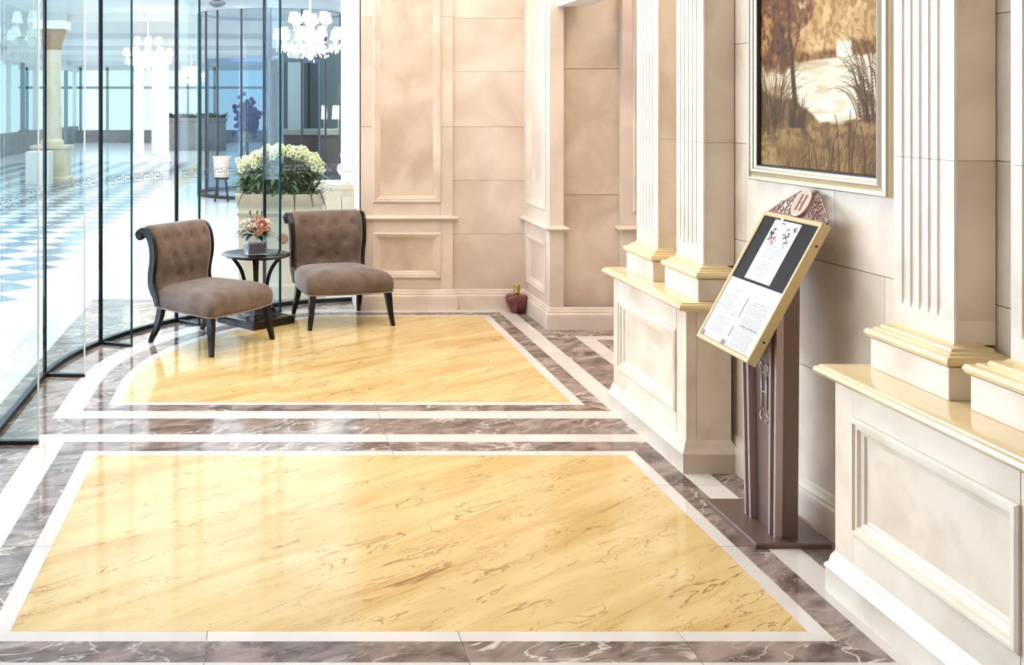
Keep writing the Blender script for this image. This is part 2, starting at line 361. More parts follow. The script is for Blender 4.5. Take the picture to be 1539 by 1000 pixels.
# --- right wall, slightly askew
WA = (2.19, 4.83); WS = 0.055                                # x at y, and dx per metre towards the camera
nrm = Vector((-1, -WS)).normalized()
def WX(y): return WA[0] + (WA[1]-y)*WS
def Pw(u, wz, d): return (WX(u)+nrm.x*d, u+nrm.y*d, wz)      # u = world depth, d = distance off the wall
wall_right = struct(obj('wall_right', MB().box(-1.0, 5.80, 0, 4.3, -.25, -.012).xf(lambda u,z,d: Pw(u,z,d)), M['ped']), 'pale cream stone wall behind the painting')
cols = [[-1.0, .8, 1.7, 2.62, 3.40, 4.05, 4.72, 5.79], [-1.0, 1.2, 2.0, 2.9, 3.75, 4.45, 5.2, 5.79]]
zz = [.10] + ZJ[1:]
for k, (z0, z1) in enumerate(zip(zz[:-1], zz[1:])):
    cc = cols[k % 2]
    for a, b in zip(cc[:-1], cc[1:]):
        obj('wall_tile', MB().box(a+.001, b-.001, z0+.0015, z1-.0015, -.02, 0).xf(lambda u,z,d: Pw(u,z,d)), M['ped'], wall_right)
obj('skirting', skirt([(WX(5.79),5.79),(WX(-1.0),-1.0)], BASEP, -1), M['ped'], wall_right)
struct(obj('wall_front', MB().box(-1.5, 2.8, -1.15, -1.0, 0, 4.3), M['wall']), 'unseen limestone wall behind the viewpoint, added to block sky light')  # unseen; closes the room to cut cool sky light from behind
struct(obj('wall_left', MB().box(-1.55, -1.4, -1.0, 1.69, 0, 4.3), M['wall']), 'limestone wall left of the viewpoint')
struct(obj('ceiling', MB().box(-1.6, 4.3, -1.0, 9.2, 4.3, 4.4), M['ceil']), 'white room ceiling')

# ================================================================== PEDESTALS AND PILASTERS
CAPP = [(-.02,.742),(0,.742),(.012,.746),(.016,.752),(.034,.754),(.046,.760),(.051,.771),(.046,.783),(.036,.787),(.034,.792),(.022,.795),(-.02,.795)]
BASP = [(-.02,.0),(.022,0),(.022,.082),(.026,.090),(.022,.100),(.014,.108),(.010,.130),(.004,.142),(0,.150),(-.02,.150)]
def pedestal(label, xf_, y0, y1, pan):
    t = thing('pedestal', label, 'pedestal', (xf_+.12, (y0+y1)/2, 0), 'stone pedestals along the right wall')
    xb = WX((y0+y1)/2)-.005
    a0, a1, b0, b1 = pan; s = .05
    b = MB().box(xf_+s, xb, y0, y1, .14, .745)
    obj('body', b, M['ped'], t)
    P = lambda u, wz, d: (xf_-d, u, wz)
    g = .0008
    obj('stile', MB().box(xf_, xf_+s, y0, a0-g, .14, .745), M['ped'], t, bevel=.004); obj('stile', MB().box(xf_, xf_+s, a1+g, y1, .14, .745), M['ped'], t, bevel=.004)
    obj('rail', MB().box(xf_, xf_+s, a0, a1, .14, b0), M['ped'], t); obj('rail', MB().box(xf_, xf_+s, a0, a1, b1, .745), M['ped'], t)
    obj('sunk_field', MB().box(xf_+.018, xf_+s, a0, a1, b0, b1), M['ped_field'], t)
    obj('panel_moulding', panel_mould(P, a0-.004, a1+.004, b0-.004, b1+.004), M['ped'], t)
    obj('base_moulding', MB().rect_stack(xf_, xb, y0, y1, BASP), M['ped'], t, smooth=True)
    obj('cap_slab', MB().rect_stack(xf_, xb, y0, y1, CAPP), M['cap'], t, smooth=True)
    return t
pedestal('stone pedestal carrying two pilasters, behind the menu stand', 1.95, 4.79, 5.79, (4.905,5.70,.252,.636))
pedestal('large stone pedestal nearest the camera in front of the menu stand', 1.985, 2.60, 3.60, (2.715,3.485,.258,.648))
PLP = [(0,.795),(0,.898),(-.004,.900),(.010,.904),(.016,.916),(.010,.930),(-.004,.932),(-.006,.938),(-.014,.941),(-.016,.950),(-.026,.953),(-.032,.964)]
def pilaster(label, xf_, y0, y1, inset, nf=5):
    """plinth y0..y1 at front x; shaft inset"""
    t = thing('pilaster', label, 'pilaster', (xf_+.1, (y0+y1)/2, .795), 'fluted pilasters on the pedestals')
    xb = WX((y0+y1)/2)+.004; 
    obj('plinth', MB().rect_stack(xf_, xb, y0, y1, PLP[:2]), M['ped'], t, bevel=.003)
    k = inset/.045
    obj('base_moulding', MB().rect_stack(xf_, xb, y0, y1, [(o if o > 0 else o*k*1.35, z) for o, z in PLP[1:]]), M['cap'], t, smooth=True)
    xs = xf_+inset; a, b = y0+inset, y1-inset
    def section(z, fs):
        wd = b-a; mg = wd*.13; fw = (wd-2*mg)/nf; pts = [(xs, a)]
        for q in range(nf):
            c = a+mg+fw*(q+.5); r = fw*.40
            for h in range(9):
                an = PI*h/8; pts.append((xs+fs*r*.45*math.sin(an), c-r*math.cos(an)))
        pts += [(xs, b), (xb, b), (xb, a)]
        return [(x, y, z) for x, y in pts]
    obj('shaft_foot', MB().box(xs, xb, a, b, .955, 1.03), M['ped'], t)
    lv = [(1.03,.02),(1.033,.45),(1.042,.8),(1.058,1),(1.5293,1)]
    obj('shaft_block', MB().loops([section(z, f) for z, f in lv], True, True, True), M['ped'], t, smooth=True)
    obj('shaft_block', MB().loops([section(1.5307,1), section(3.0,1)], True, True, True), M['ped'], t, smooth=True)
    obj('shaft_block', MB().loops([section(3.004,1), section(4.29,1)], True, True, True), M['ped'], t, smooth=True)
    # quirk line on the near arris
    obj('corner_bead', MB().box(xs+.003, xs+.009, a-.003, a+.001, .96, 4.29), M['ped'], t)
    return t
pilaster('fluted stone pilaster nearest the menu board on the far pedestal', 2.0, 4.775, 5.175, .042)
pilaster('farthest fluted stone pilaster, beside the side passage', 1.995, 5.32, 5.71, .042)
pilaster('wide fluted stone pilaster right of the painting', 2.095, 3.165, 3.575, .05)
pilaster('fluted stone pilaster cut off at the right edge of the photo', 2.10, 2.63, 3.075, .07)

# ================================================================== PAINTING
def make_painting():
    Y0, Y1, Z0, Z1 = 3.685, 4.64, 1.372, 2.70
    t = thing('painting', 'framed sepia landscape painting of a lake and trees in a gold frame', 'painting', (WX(4.16), 4.16, Z0))
    prof = [(0,.004),(0,.030),(.006,.038),(.014,.038),(.018,.030),(.030,.034),(.042,.044),(.050,.042),(.053,.034),(.060,.030),(.064,.030)]
    obj('frame', panel_mould(Pw, Y0, Y1, Z0, Z1, prof), M['frame'], t)
    obj('inner_frame', panel_mould(Pw, Y0+.064, Y1-.064, Z0+.064, Z1-.064, [(0,.030),(.006,.030),(.010,.020),(.010,.014)]), M['frame_dark'], t)
    a0, a1, b0, b1 = Y0+.074, Y1-.074, Z0+.074, Z1-.074
    W_, H_ = a1-a0, b1-b0; st = .0036
    nx, nz = int(W_/st), int(H_/st)
    rng = np.random.default_rng(3)
    hh, uu = np.meshgrid(np.linspace(0, H_, nz), np.linspace(0, 1, nx), indexing='ij')     # hh metres up, uu 0 left .. 1 right
    def fbm(sx, sy, oct=4):
        out = np.zeros_like(uu)
        for k in range(oct):
            gx, gy = int(sx*2**k)+2, int(sy*2**k)+2
            g = rng.random((gy, gx)); fx = uu*(gx-1.001); fy = hh/H_*(gy-1.001)
            ix, iy = fx.astype(int), fy.astype(int); tx, ty = fx-ix, fy-iy; tx = tx*tx*(3-2*tx); ty = ty*ty*(3-2*ty)
            out += (.5**k)*((g[iy,ix]*(1-tx)+g[iy,ix+1]*tx)*(1-ty)+(g[iy+1,ix]*(1-tx)+g[iy+1,ix+1]*tx)*ty)
        return out/sum(.5**k for k in range(oct))
    img = np.zeros((nz, nx, 3)); cv = lambda c: np.array(c, float)
    def blend(mask, col): img[:] = img*(1-mask[...,None]) + cv(col)*mask[...,None]
    ss = lambda a, b, x: np.clip((x-a)/(b-a), 0, 1)
    n1, n2, n3 = fbm(5,7), fbm(14,20), fbm(40,50)
    img[:] = cv((232,204,160)); blend(ss(.4,.7,n1)*.8, (246,228,190))
    # far hills, far shore
    hill = .56 + .22*uu + .05*(n1-.5); blend(ss(.02,0,hh-hill)*ss(.2,.45,uu)*.65, (196,156,100)); blend(ss(.45,.6,n2)*ss(.02,0,hh-hill)*ss(.25,.5,uu)*.75, (232,200,150)); blend(ss(.5,.62,n3)*ss(.02,0,hh-hill)*ss(.3,.5,uu)*.5, (160,118,66))
    shore = .455+.02*np.sin(uu*9)+.04*(n2-.5); blend(ss(.015,0,hh-shore-.03)*.85, (166,126,74)); blend(ss(.5,.6,n3)*ss(.015,0,hh-shore-.03)*.7, (130,94,52))
    blend(ss(.02,0,np.abs(uu-.74)-.05)*ss(.02,0,np.abs(hh-.475)-.025), (248,238,214))
    # lake
    lake = ss(.01,0,hh-.425-.02*uu); blend(lake, (240,230,206)); blend(lake*ss(.45,.75,n1)*.5, (206,180,136))
    blend(lake*ss(.55,.3,np.abs(uu-.45))*ss(.52,.7,fbm(6,60,3))*.55, (186,158,114)); blend(lake*ss(.30,.0,np.abs(hh-.26))*ss(.35,.6,uu)*.5, (252,248,234))
    # left woods
    wood = ss(.42,.30,uu+.25*(n2-.5))*ss(.40,.44,hh+.06*(n2-.5)); blend(wood*.8, (176,132,76)); blend(wood*ss(.45,.65,n2), (128,88,44)); blend(wood*ss(.5,.7,n3)*.7, (92,60,30))
    # near bank
    bank = .185+.09*ss(.55,.30,uu)+.05*ss(.2,.0,uu)+.04*ss(.75,1,uu)+.02*(n2-.5); bk = ss(.012,0,hh-bank)
    blend(bk, (176,146,96)); blend(bk*ss(.4,.65,n2)*.8, (140,108,64)); blend(bk*ss(.5,.7,n3)*.5, (106,78,44)); blend(ss(.10,0,hh)*.35, (216,196,150))
    def stamp(x, y, r, col, a):
        i0, i1 = int((y-r)/H_*nz), int((y+r)/H_*nz)+2; rx = r/W_
        j0, j1 = int((x-rx)*nx), int((x+rx)*nx)+2
        i0, j0 = max(i0,0), max(j0,0); i1, j1 = min(i1,nz), min(j1,nx)
        if i0 >= i1 or j0 >= j1: return
        d = np.hypot((uu[i0:i1,j0:j1]-x)*W_, hh[i0:i1,j0:j1]-y)
        m = (np.clip(1.25-d/r, 0, 1)*a)[...,None]; img[i0:i1,j0:j1] = img[i0:i1,j0:j1]*(1-m)+cv(col)*m
    def stroke(p0, p1, p2, r0, r1, col, a=.8, n=34):
        for k in range(n):
            s = k/(n-1); x = (1-s)**2*p0[0]+2*s*(1-s)*p1[0]+s*s*p2[0]; y = (1-s)**2*p0[1]+2*s*(1-s)*p1[1]+s*s*p2[1]
            stamp(x, y, r0+(r1-r0)*s, col, a)
    # tree: trunk, forks, crowns
    stroke((.335,.25),(.30,.40),(.30,.50), .018, .012, (104,72,38), .9, 50)
    stroke((.30,.48),(.24,.62),(.30,.90), .011, .007, (112,78,42), .9, 60)
    stroke((.315,.47),(.38,.56),(.37,.66), .008, .004, (120,86,48), .8)
    for cx_, cy_, rx, ry, q in ((.30,.66,.20,.09,240),(.48,.82,.22,.10,280),(.16,.78,.20,.12,240),(.60,.98,.34,.14,300),(.18,1.0,.26,.16,260)):
        for k in range(q):
            an, rr = rng.random()*6.283, math.sqrt(rng.random())
            g = rng.random(); c = (96+70*g, 62+58*g, 28+40*g)
            stamp(cx_+rx*rr*math.cos(an), cy_+ry*rr*math.sin(an), .006+.012*rng.random(), c, .55)
    stroke((.30,.48),(.24,.62),(.30,.90), .008, .005, (96,66,34), .6, 60)
    # reeds left and right, scrub at the trunk, grass in front
    for k in range(90):
        x0 = -.02+.24*rng.random(); l = .18+.24*rng.random(); dx = (x0-.10)*1.5+.10*rng.standard_normal()
        g = rng.random(); stroke((x0,.13+.08*rng.random()),(x0+dx*.3,.13+l*.75),(x0+dx,.13+l*(.75+.3*rng.random())), .006, .0025, (86+56*g,60+46*g,30+32*g), .7)
    for k in range(70):
        x0 = .84+.2*rng.random(); l = .14+.26*rng.random(); dx = -(1.0-x0)*1.2-.08*rng.random()+.05*rng.standard_normal()
        g = rng.random(); stroke((x0,.19+.03*rng.random()),(x0+dx*.25,.19+l*.9),(x0+dx,.19+l*(.7+.3*rng.random())), .006, .0022, (82+50*g,58+42*g,30+28*g), .7)
    for k in range(60):
        x0 = .27+.16*rng.random(); g = rng.random(); stroke((x0,.17),(x0,.22),(x0+.05*rng.standard_normal(),.24+.07*rng.random()), .006, .003, (84+50*g,56+44*g,28+30*g), .6, 16)
    for k in range(260):
        x0 = .22+.80*rng.random(); l = .05+.11*rng.random(); dx = .07*rng.standard_normal(); g = rng.random()
        stroke((x0,-.01),(x0+dx*.2,l*.7),(x0+dx,l), .0045, .002, (96+90*g,66+82*g,34+60*g), .7, 18)
    for x0, l, dx in ((.46,.20,-.10),(.52,.17,-.14),(.70,.22,-.03),(.78,.24,.01),(.80,.20,.05),(.64,.16,.06),(.90,.18,-.04)):
        stroke((x0,.0),(x0+dx*.1,l*.8),(x0+dx,l), .006, .003, (92,66,36), .85)
    img[:] = np.clip(img, 0, 255)/255; img[:] = .93*img**1.35; g_ = img.mean(2, keepdims=True); img[:] = img*.95+g_*.05
    # canvas: a fine grid coloured per vertex
    us = np.linspace(a1, a0, nx); zs = np.linspace(b0, b1, nz)
    V = [Pw(u, z, .014) for z in zs for u in us]
    Fq = [(i*nx+j, i*nx+j+1, (i+1)*nx+j+1, (i+1)*nx+j) for i in range(nz-1) for j in range(nx-1)]
    m, nt, p = newmat('painted_canvas'); at = nt.nodes.new('ShaderNodeAttribute'); at.attribute_name = 'paint'
    nt.links.new(at.outputs['Color'], p.inputs['Base Color']); p.inputs['Roughness'].default_value = .5; p.inputs['Specular IOR Level'].default_value = .12
    mb = MB(); mb.v = V; mb.f = Fq
    o = obj('canvas', mb, m, t, recalc=False)
    ca = o.data.color_attributes.new('paint', 'FLOAT_COLOR', 'POINT')
    L = np.where(img <= .04045, img/12.92, ((img+.055)/1.055)**2.4)
    rgba = np.concatenate([L, np.ones((nz,nx,1))], 2).astype(np.float32).reshape(-1)
    ca.data.foreach_set('color', rgba)
make_painting()

# ================================================================== GLASS WALL
GR = 2.8
def gpos(t, inset=0.0):
    """point on the glass line, t metres along (t<0 straight part), inset towards the room"""
    if t < 0: return (-1.4+inset, AC[1]+t)
    a = PI - t/GR; r = GR-inset
    return (AC[0]+r*math.cos(a), AC[1]+r*math.sin(a))
nodes = [-4.6, -3.7, -2.4, -1.11, .195, 1.109, 2.013, 2.917, 3.80]
HG = 4.29
def path_t(t0, t1, step=.08):
    n = max(2, int((t1-t0)/step)+1); return [t0+(t1-t0)*k/(n-1) for k in range(n)]
def strip_solid(ts, i0, i1, z0, z1):
    L = [[gpos(t,i0)+(z0,), gpos(t,i1)+(z0,), gpos(t,i1)+(z1,), gpos(t,i0)+(z1,)] for t in ts]
    return MB().loops(L, True, True, True)
def ribbon(pts, wd, mb, off=.0075):
    """flat line of width wd along pts given as (t, z) on the room face of the glass"""
    for (t0,z0),(t1,z1) in zip(pts[:-1], pts[1:]):
        dx, dz = t1-t0, z1-z0; l = math.hypot(dx, dz) or 1; nx, nz = -dz/l*wd/2, dx/l*wd/2; ex, ez = dx/l*wd/2, dz/l*wd/2
        q = [(t0-ex+nx,z0-ez+nz),(t1+ex+nx,z1+ez+nz),(t1+ex-nx,z1+ez-nz),(t0-ex-nx,z0-ez-nz)]
        mb.quad(*[gpos(a, off)+(b,) for a, b in q])
desc = ['out of view beside the camera','at the left edge of the photo','left of the first glass fin','behind the left velvet chair','beside the side table','behind the right velvet chair','at the stone wall','at the corner']
for k, (t0, t1) in enumerate(zip(nodes[:-1], nodes[1:])):
    g = .006; ts = path_t(t0+g, t1-g)
    x, y = gpos((t0+t1)/2)
    wn = struct(obj('window_%d' % (k+1), strip_solid(ts, -.006, .006, .03, HG), M['glass'], smooth=True), 'tall clear glass pane of the lobby screen')
    obj('base_track', strip_solid(path_t(t0, t1), -.018, .018, 0.0, .03), M['track'], wn, smooth=True)
    # butt joint and fin stand at the far end of the bay
    if k < len(nodes)-2:
        jx, jy = gpos(t1); a = math.atan2(AC[1]-jy, AC[0]-jx) if t1 > 0 else 0.0
        ca, sa = math.cos(a), math.sin(a)
        tr = lambda u, v, z, jx=jx, jy=jy, ca=ca, sa=sa: (jx+u*ca-v*sa, jy+u*sa+v*ca, z)
        fw = .25
        thick = .011 if t1 > 1 else .006
        obj('joint', MB().box(-.012, .010, -thick, thick, 0, HG).xf(tr), M['edge_dark'], wn)
        fin = obj('glass_fin', MB().box(.012, fw, -.010, .010, .02, HG).xf(tr), M['fin'], wn)
        obj('edge_strip', MB().box(fw, fw+.006, -.0105, .0105, .02, HG).xf(tr), M['edge_teal'] if t1 > 1 else M['edge_pale'], fin)
        obj('fin_track', MB().box(.0, fw+.005, -.016, .016, 0.0, .02).xf(tr), M['track'], fin)
    # printed key-pattern band at chest height
    if t1 > -1.5:
        mb = MB(); z = 1.165; n = int((t1-t0-.10)/.115)
        for q in range(n):
            s = t0+.06+q*.115
            ribbon([(s,z-.02),(s,z+.022),(s+.075,z+.022),(s+.075,z-.006),(s+.03,z-.006),(s+.03,z+.008)], .006, mb)
            ribbon([(s+.095,z-.022),(s+.095,z+.012)], .006, mb)
        ribbon([(t, z-.034) for t in path_t(t0+.05, t1-.05, .1)], .003, mb); ribbon([(t, z+.034) for t in path_t(t0+.05, t1-.05, .1)], .003, mb)
        obj('printed_band', mb, M['decal'], wn, recalc=False)

# ================================================================== CHAIRS
BP = [(.235,.335),(.262,.375),(.280,.43),(.276,.50),(.262,.57),(.256,.64),(.262,.70),(.280,.755),(.312,.795),(.350,.806),(.378,.790)]
def smooth_path(P, n):
    out = []
    for k in range(n):
        s = k/(n-1)*(len(P)-1); i = min(int(s), len(P)-2); f = s-i
        p0 = P[max(i-1,0)]; p1 = P[i]; p2 = P[i+1]; p3 = P[min(i+2,len(P)-1)]
        out.append(tuple(.5*((2*b)+(-a+c)*f+(2*a-5*b+4*c-d)*f*f+(-a+3*b-3*c+d)*f**3) for a,b,c,d in zip(p0,p1,p2,p3)))
    return out
BUT = [(.66,(-.205,-.068,.068,.205)),(.46,(-.137,0,.137)),(.27,(-.068,.068))]
def make_chair(label):
    t = thing('slipper_chair', label, 'chair', (0,0,0), 'velvet slipper chairs by the glass wall')
    # seat cushion: rounded trapezoid, domed
    out = []
    def outline():
        P = []; f, b, wf, wb = -.335, .265, .36, .30
        cr = .07
        cs = [(-wf,f),(wf,f),(wb,b),(-wb,b)]
        for i in range(4):
            p0 = Vector(cs[i-1]); p = Vector(cs[i]); p1 = Vector(cs[(i+1)%4])
            a = p+(p0-p).normalized()*cr; c = p+(p1-p).normalized()*cr
            for k in range(5):
                s = k/4; P.append(tuple((1-s)**2*a+2*s*(1-s)*p+s*s*c))
            for k in range(1,6):
                s = k/6; q = c+(p1+(p-p1).normalized()*cr-c)*s; bow = .018*math.sin(PI*s)
                d = (p1-p).normalized(); n = Vector((d.y,-d.x)); P.append(tuple(q+n*bow*(1.5 if i == 0 else .4)))
        return P
    O = outline(); c = Vector((0,-.035))
    rings = [(.955,.262),(.985,.268),(1.0,.295),(1.003,.33),(.985,.362),(.94,.388),(.86,.408),(.72,.424),(.5,.436),(.25,.442),(.02,.444)]
    seat = obj('seat', MB().loops([[(c.x+(x-c.x)*s, c.y+(y-c.y)*s, z) for x, y in O] for s, z in rings], True, True, True), M['velvet'], t, smooth='all')
    pts = [(c.x+(x-c.x)*.985, c.y+(y-c.y)*.985, .264) for x, y in O]; pts.append(pts[0])
    obj('piping', MB().tube(pts, .005, 5), M['piping'], seat, smooth='all')
    # upholstered back with button dimples
    n = 44; pr = smooth_path(BP, n); m = 41
    def front(s_i, x, th):
        y, z = pr[s_i]; a = pr[max(s_i-1,0)]; b = pr[min(s_i+1,n-1)]
        d = Vector((b[0]-a[0], b[1]-a[1])).normalized(); nn = Vector((-d.y, d.x))      # forward is -y
        if s_i == n-1: pass
        return (x, y+nn.x*th, z+nn.y*th)
    Lf = []
    for i in range(n):
        s = i/(n-1); hw = .278+.026*s; row = []
        for j in range(m):
            x = -hw+2*hw*j/(m-1); e_ = min(1, (hw-abs(x))/.05)
            th = .012+.030*math.sqrt(max(0,1-(1-e_)**2))*(1-.35*max(0,(s-.75)/.25))
            for bs, bx in BUT:
                for q in bx:
                    d = math.hypot((s-bs)*.58, x-q); th -= .020*math.exp(-(d/.022)**2)
            row.append(front(i, x, th))
        back = [front(i, -hw+2*hw*j/(m-1), -.022) for j in (m-1, m//2, 0)]
        Lf.append(row+back)
    backrest = obj('backrest', MB().loops(Lf, True, True, True), M['velvet'], t, smooth='all')
    for bs, bx in BUT:
        for q in bx:
            i = int(bs*(n-1)); p = front(i, q, .0265)
            obj('button', MB().ball(p, .0085, 8, 4), M['velvet'], backrest, smooth='all')
    roll = pr[-1]
    obj('top_roll', MB().tube([(-.312,roll[0],roll[1]-.016),(.312,roll[0],roll[1]-.016)], .030, 14), M['velvet'], backrest, smooth='all')
    # S-shaped side frames with scroll
    for s in (-1, 1):
        sp = smooth_path([(.215,.275)]+BP, 40); L = []
        for i, (y, z) in enumerate(sp):
            a = sp[max(i-1,0)]; b = sp[min(i+1,len(sp)-1)]; d = Vector((b[0]-a[0], b[1]-a[1])).normalized(); nn = Vector((-d.y, d.x))
            q = i/(len(sp)-1); hw = .284+.026*q; f_, k_ = .026, -.034
            L.append([(s*hw, y+nn.x*f_, z+nn.y*f_), (s*(hw+.026), y+nn.x*(f_-.004), z+nn.y*(f_-.004)), (s*(hw+.026), y+nn.x*(k_+.004), z+nn.y*(k_+.004)), (s*hw, y+nn.x*k_, z+nn.y*k_)])
        fr = obj('side_frame', MB().loops(L, True, True, True), M['wood'], t, smooth=True)
        hw = .310
        cyl = MB().lathe([(.036,-.015),(.040,-.010),(.040,.010),(.036,.015)], (0,0,0), 18).xf(lambda x,y,z: (s*(hw+.012)+z, roll[0]+x, roll[1]-.016+y))
        sr = obj('scroll', cyl, M['wood'], fr, smooth=True)
        spir = [(s*(hw+.028), roll[0]+(.034-.0038*k/2)*math.cos(k*.5), roll[1]-.016+(.034-.0038*k/2)*math.sin(k*.5)) for k in range(16)]
        obj('scroll_bead', MB().tube(spir, .0035, 5), M['wood'], fr, smooth='all')
    # legs: sabre, tapering
    for s in (-1, 1):
        obj('leg', MB().tube([(s*.305,-.275,.275),(s*.312,-.288,.20),(s*.322,-.300,.10),(s*.338,-.315,.0)], [.036,.032,.025,.019], 4, flat=(1,1)), M['wood'], t, smooth=True)
        obj('leg', MB().tube([(s*.262,.215,.30),(s*.265,.235,.20),(s*.272,.268,.10),(s*.282,.318,.0)], [.034,.031,.025,.019], 4, flat=(1,1)), M['wood'], t, smooth=True)
    return t
ch1 = make_chair('brown velvet slipper chair left of the side table, turned to the right')
ch2 = copy_tree(ch1, 'brown velvet slipper chair in front of the panelled stone wall', (.575, 8.20, TOP), math.radians(15))
ch1.location = (-.41, 7.44, TOP); ch1.rotation_euler = (0,0,math.radians(52))

# ================================================================== SIDE TABLE AND VASE
TX, TY = -.08, 8.10
tb = thing('side_table', 'small round dark side table between the two velvet chairs', 'table', (TX,TY,TOP))
top = obj('table_top', MB().lathe([(.02,.522),(.235,.522),(.262,.528),(.272,.536),(.270,.544),(.262,.547),(.02,.547)], (TX,TY,0), 48), M['wood'], tb, smooth=True)
ra = math.radians(42)
def rt(x, y, z): return (TX+x*math.cos(ra)-y*math.sin(ra), TY+x*math.sin(ra)+y*math.cos(ra), z)
obj('base', MB().rect_stack(-.215,.215,-.215,.215,[(0,TOP),(0,.056),(-.006,.060),(-.03,.064),(-.07,.075),(-.10,.095),(-.115,.122),(-.12,.128)]).xf(rt), M['wood'], tb, smooth=True)
for k in range(4):
    a = ra+PI/4+k*PI/2; P = smooth_path([(.075,.12),(.078,.20),(.086,.30),(.110,.40),(.150,.47),(.195,.522)], 16)
    obj('leg', MB().tube([(TX+r*math.cos(a), TY+r*math.sin(a), z) for r, z in P], .020, 4), M['wood'], tb, smooth=True)
VX, VY, VZ = -.085, 8.03, .5475
va = thing('flower_vase', 'glass vase of peach and ivory flowers on the side table', 'vase', (VX,VY,VZ))
def boxy(h0, h1, r, rr=.3): return MB().box(-r,r,-r*.8,r*.8,h0,h1).xf(lambda x,y,z: (VX+x*math.cos(.35)-y*math.sin(.35), VY+x*math.sin(.35)+y*math.cos(.35), VZ+z))
obj('vase_body', boxy(0,.150,.080), M['vaseglass'], va, bevel=.006)
obj('filling', boxy(.012,.085,.070), M['stems'], va, bevel=.004)
def rose(c, r, mat, par, tilt):
    mb = MB()
    for k, (s, h) in enumerate(((1,.55),(.78,.75),(.55,.92),(.3,1.0))):
        L = []
        for z, q in ((-.5,.25),(-.1,.8),(h*.45,1.0),(h*.62,.9)):
            L.append([(r*s*q*(1+.12*math.sin(5*a_+k*2))*math.cos(a_), r*s*q*(1+.12*math.sin(5*a_+k*2))*math.sin(a_), r*z) for a_ in [2*PI*i/15 for i in range(15)]])
        mb.loops(L, True, False, False)
    mb.ball((0,0,r*.2), r*.4, 8, 4)
    R = Matrix.Rotation(tilt[0], 3, 'X') @ Matrix.Rotation(tilt[1], 3, 'Y')
    mb.xf(lambda x,y,z: tuple(R @ Vector((x,y,z)) + Vector(c)))
    return obj('rose', mb, mat, par, smooth='all', recalc=False)
for dx, dy, dz, r, mt in ((-.045,-.06,.20,.042,'ivory'),(.045,-.06,.205,.052,'peach'),(.085,-.02,.18,.042,'peach'),(.02,-.09,.165,.040,'peach'),(-.09,0,.23,.032,'ivory'),(0,.0,.25,.036,'peach'),(-.02,.06,.24,.036,'ivory'),(.10,.03,.23,.034,'ivory'),(-.11,-.03,.16,.034,'ivory'),(.05,.04,.25,.032,'peach')):
    rose((VX+dx,VY+dy,VZ+dz+.02), r, M[mt], va, (.9 if dy < -.03 else .3, dx*5))
def leaf(mb, p, d, l, wd, droop=.3, seg=4):
    d = Vector(d).normalized(); side = d.cross(Vector((0,0,1)))
    side = side.normalized() if side.length > .01 else Vector((1,0,0)); p = Vector(p); L = []
    for k in range(seg+1):
        s = k/seg; q = p+d*l*s+Vector((0,0,-droop*l*s*s)); ww = wd*math.sin(PI*min(.97,.12+s*.85))
        L.append([q-side*ww+Vector((0,0,.15*ww)), q, q+side*ww+Vector((0,0,.15*ww))])
    mb.loops(L, closed=False)
for k in range(40):
    a = 2*PI*k/40+random.random()*.3; mb = MB(); leaf(mb, (VX+.03*math.cos(a),VY+.03*math.sin(a),VZ+.145+.05*random.random()), (math.cos(a),math.sin(a),.2+.9*random.random()), .11+.06*random.random(), .022, .5)
    obj('leaf', mb, M['leaf_dark'], va, smooth='all', recalc=False)
for k in range(5):
    a = 2*PI*k/5; obj('bud_stem', MB().tube([(VX,VY,VZ+.15),(VX+.05*math.cos(a),VY+.05*math.sin(a),VZ+.325)], .003, 5).ball((VX+.05*math.cos(a),VY+.05*math.sin(a),VZ+.33), .010, 6, 4), M['leaf'], va)
# red jar in the corner
RJ = (2.065, 8.50)
rj = thing('red_jar', 'small round oxblood jar with a gold knot top in the corner', 'jar', RJ+(0,))
obj('jar_body', MB().lathe([(.02,.001),(.046,.003),(.058,.02),(.080,.055),(.093,.100),(.095,.128),(.086,.146),(.060,.154),(.03,.155)], RJ+(0,), 28), M['redpot'], rj, smooth=True)
obj('gold_knot', MB().tube([(RJ[0]+.016*math.sin(k*1.3), RJ[1]+.016*math.cos(k*1.3), .160+.0030*k) for k in range(24)], .013, 6), M['goldleaf'], rj, smooth='all')

# ================================================================== MENU STAND
ms = thing('menu_stand', 'bronze menu stand with a tilted gold-framed board beside the stone wall', 'menu stand', (2.02,4.185,0))
obj('base_plate', MB().rect_stack(1.878,2.17,3.956,4.414,[(0,TOP),(0,.018),(-.004,.022)]), M['stand'], ms)
def post(x0, x1, b0, b1, t0, t1, zt0, zt1, z0=.02):
    """slab between x0,x1; y range b0..b1 at the floor, t0..t1 on top; top slanted"""
    return MB().add([(x0,b0,z0),(x1,b0,z0),(x1,b1,z0),(x0,b1,z0),(x0,t0,zt0),(x1,t0,zt1),(x1,t1,zt1),(x0,t1,zt0)], [(3,2,1,0),(4,5,6,7),(0,1,5,4),(1,2,6,5),(2,3,7,6),(3,0,4,7)])
BO = Vector((1.843, 3.95, .715)); BV = Vector((.293,0,.539)).normalized(); BN = Vector((-BV.z,0,BV.x)); BL, BW = .613, .47
def Bp(u, v, n): return BO + Vector((0,1,0))*u + BV*v + BN*n
def zback(x): return .715+(x-1.843-.052)*1.84
obj('post_core', post(2.0,2.065,4.005,4.245,3.99,4.285,zback(2.0),zback(2.065)), M['stand'], ms)
for b0, b1, t0, t1 in ((3.998,4.012,3.984,4.0),(4.040,4.054,4.03,4.046),(4.198,4.212,4.232,4.248),(4.238,4.252,4.277,4.293)):
    obj('post_rib', post(1.972,2.001,b0,b1,t0,t1,zback(1.972),zback(2.001)), M['stand_light'], ms, bevel=.002)
EY, EX = 4.135, 1.998
em = MB()
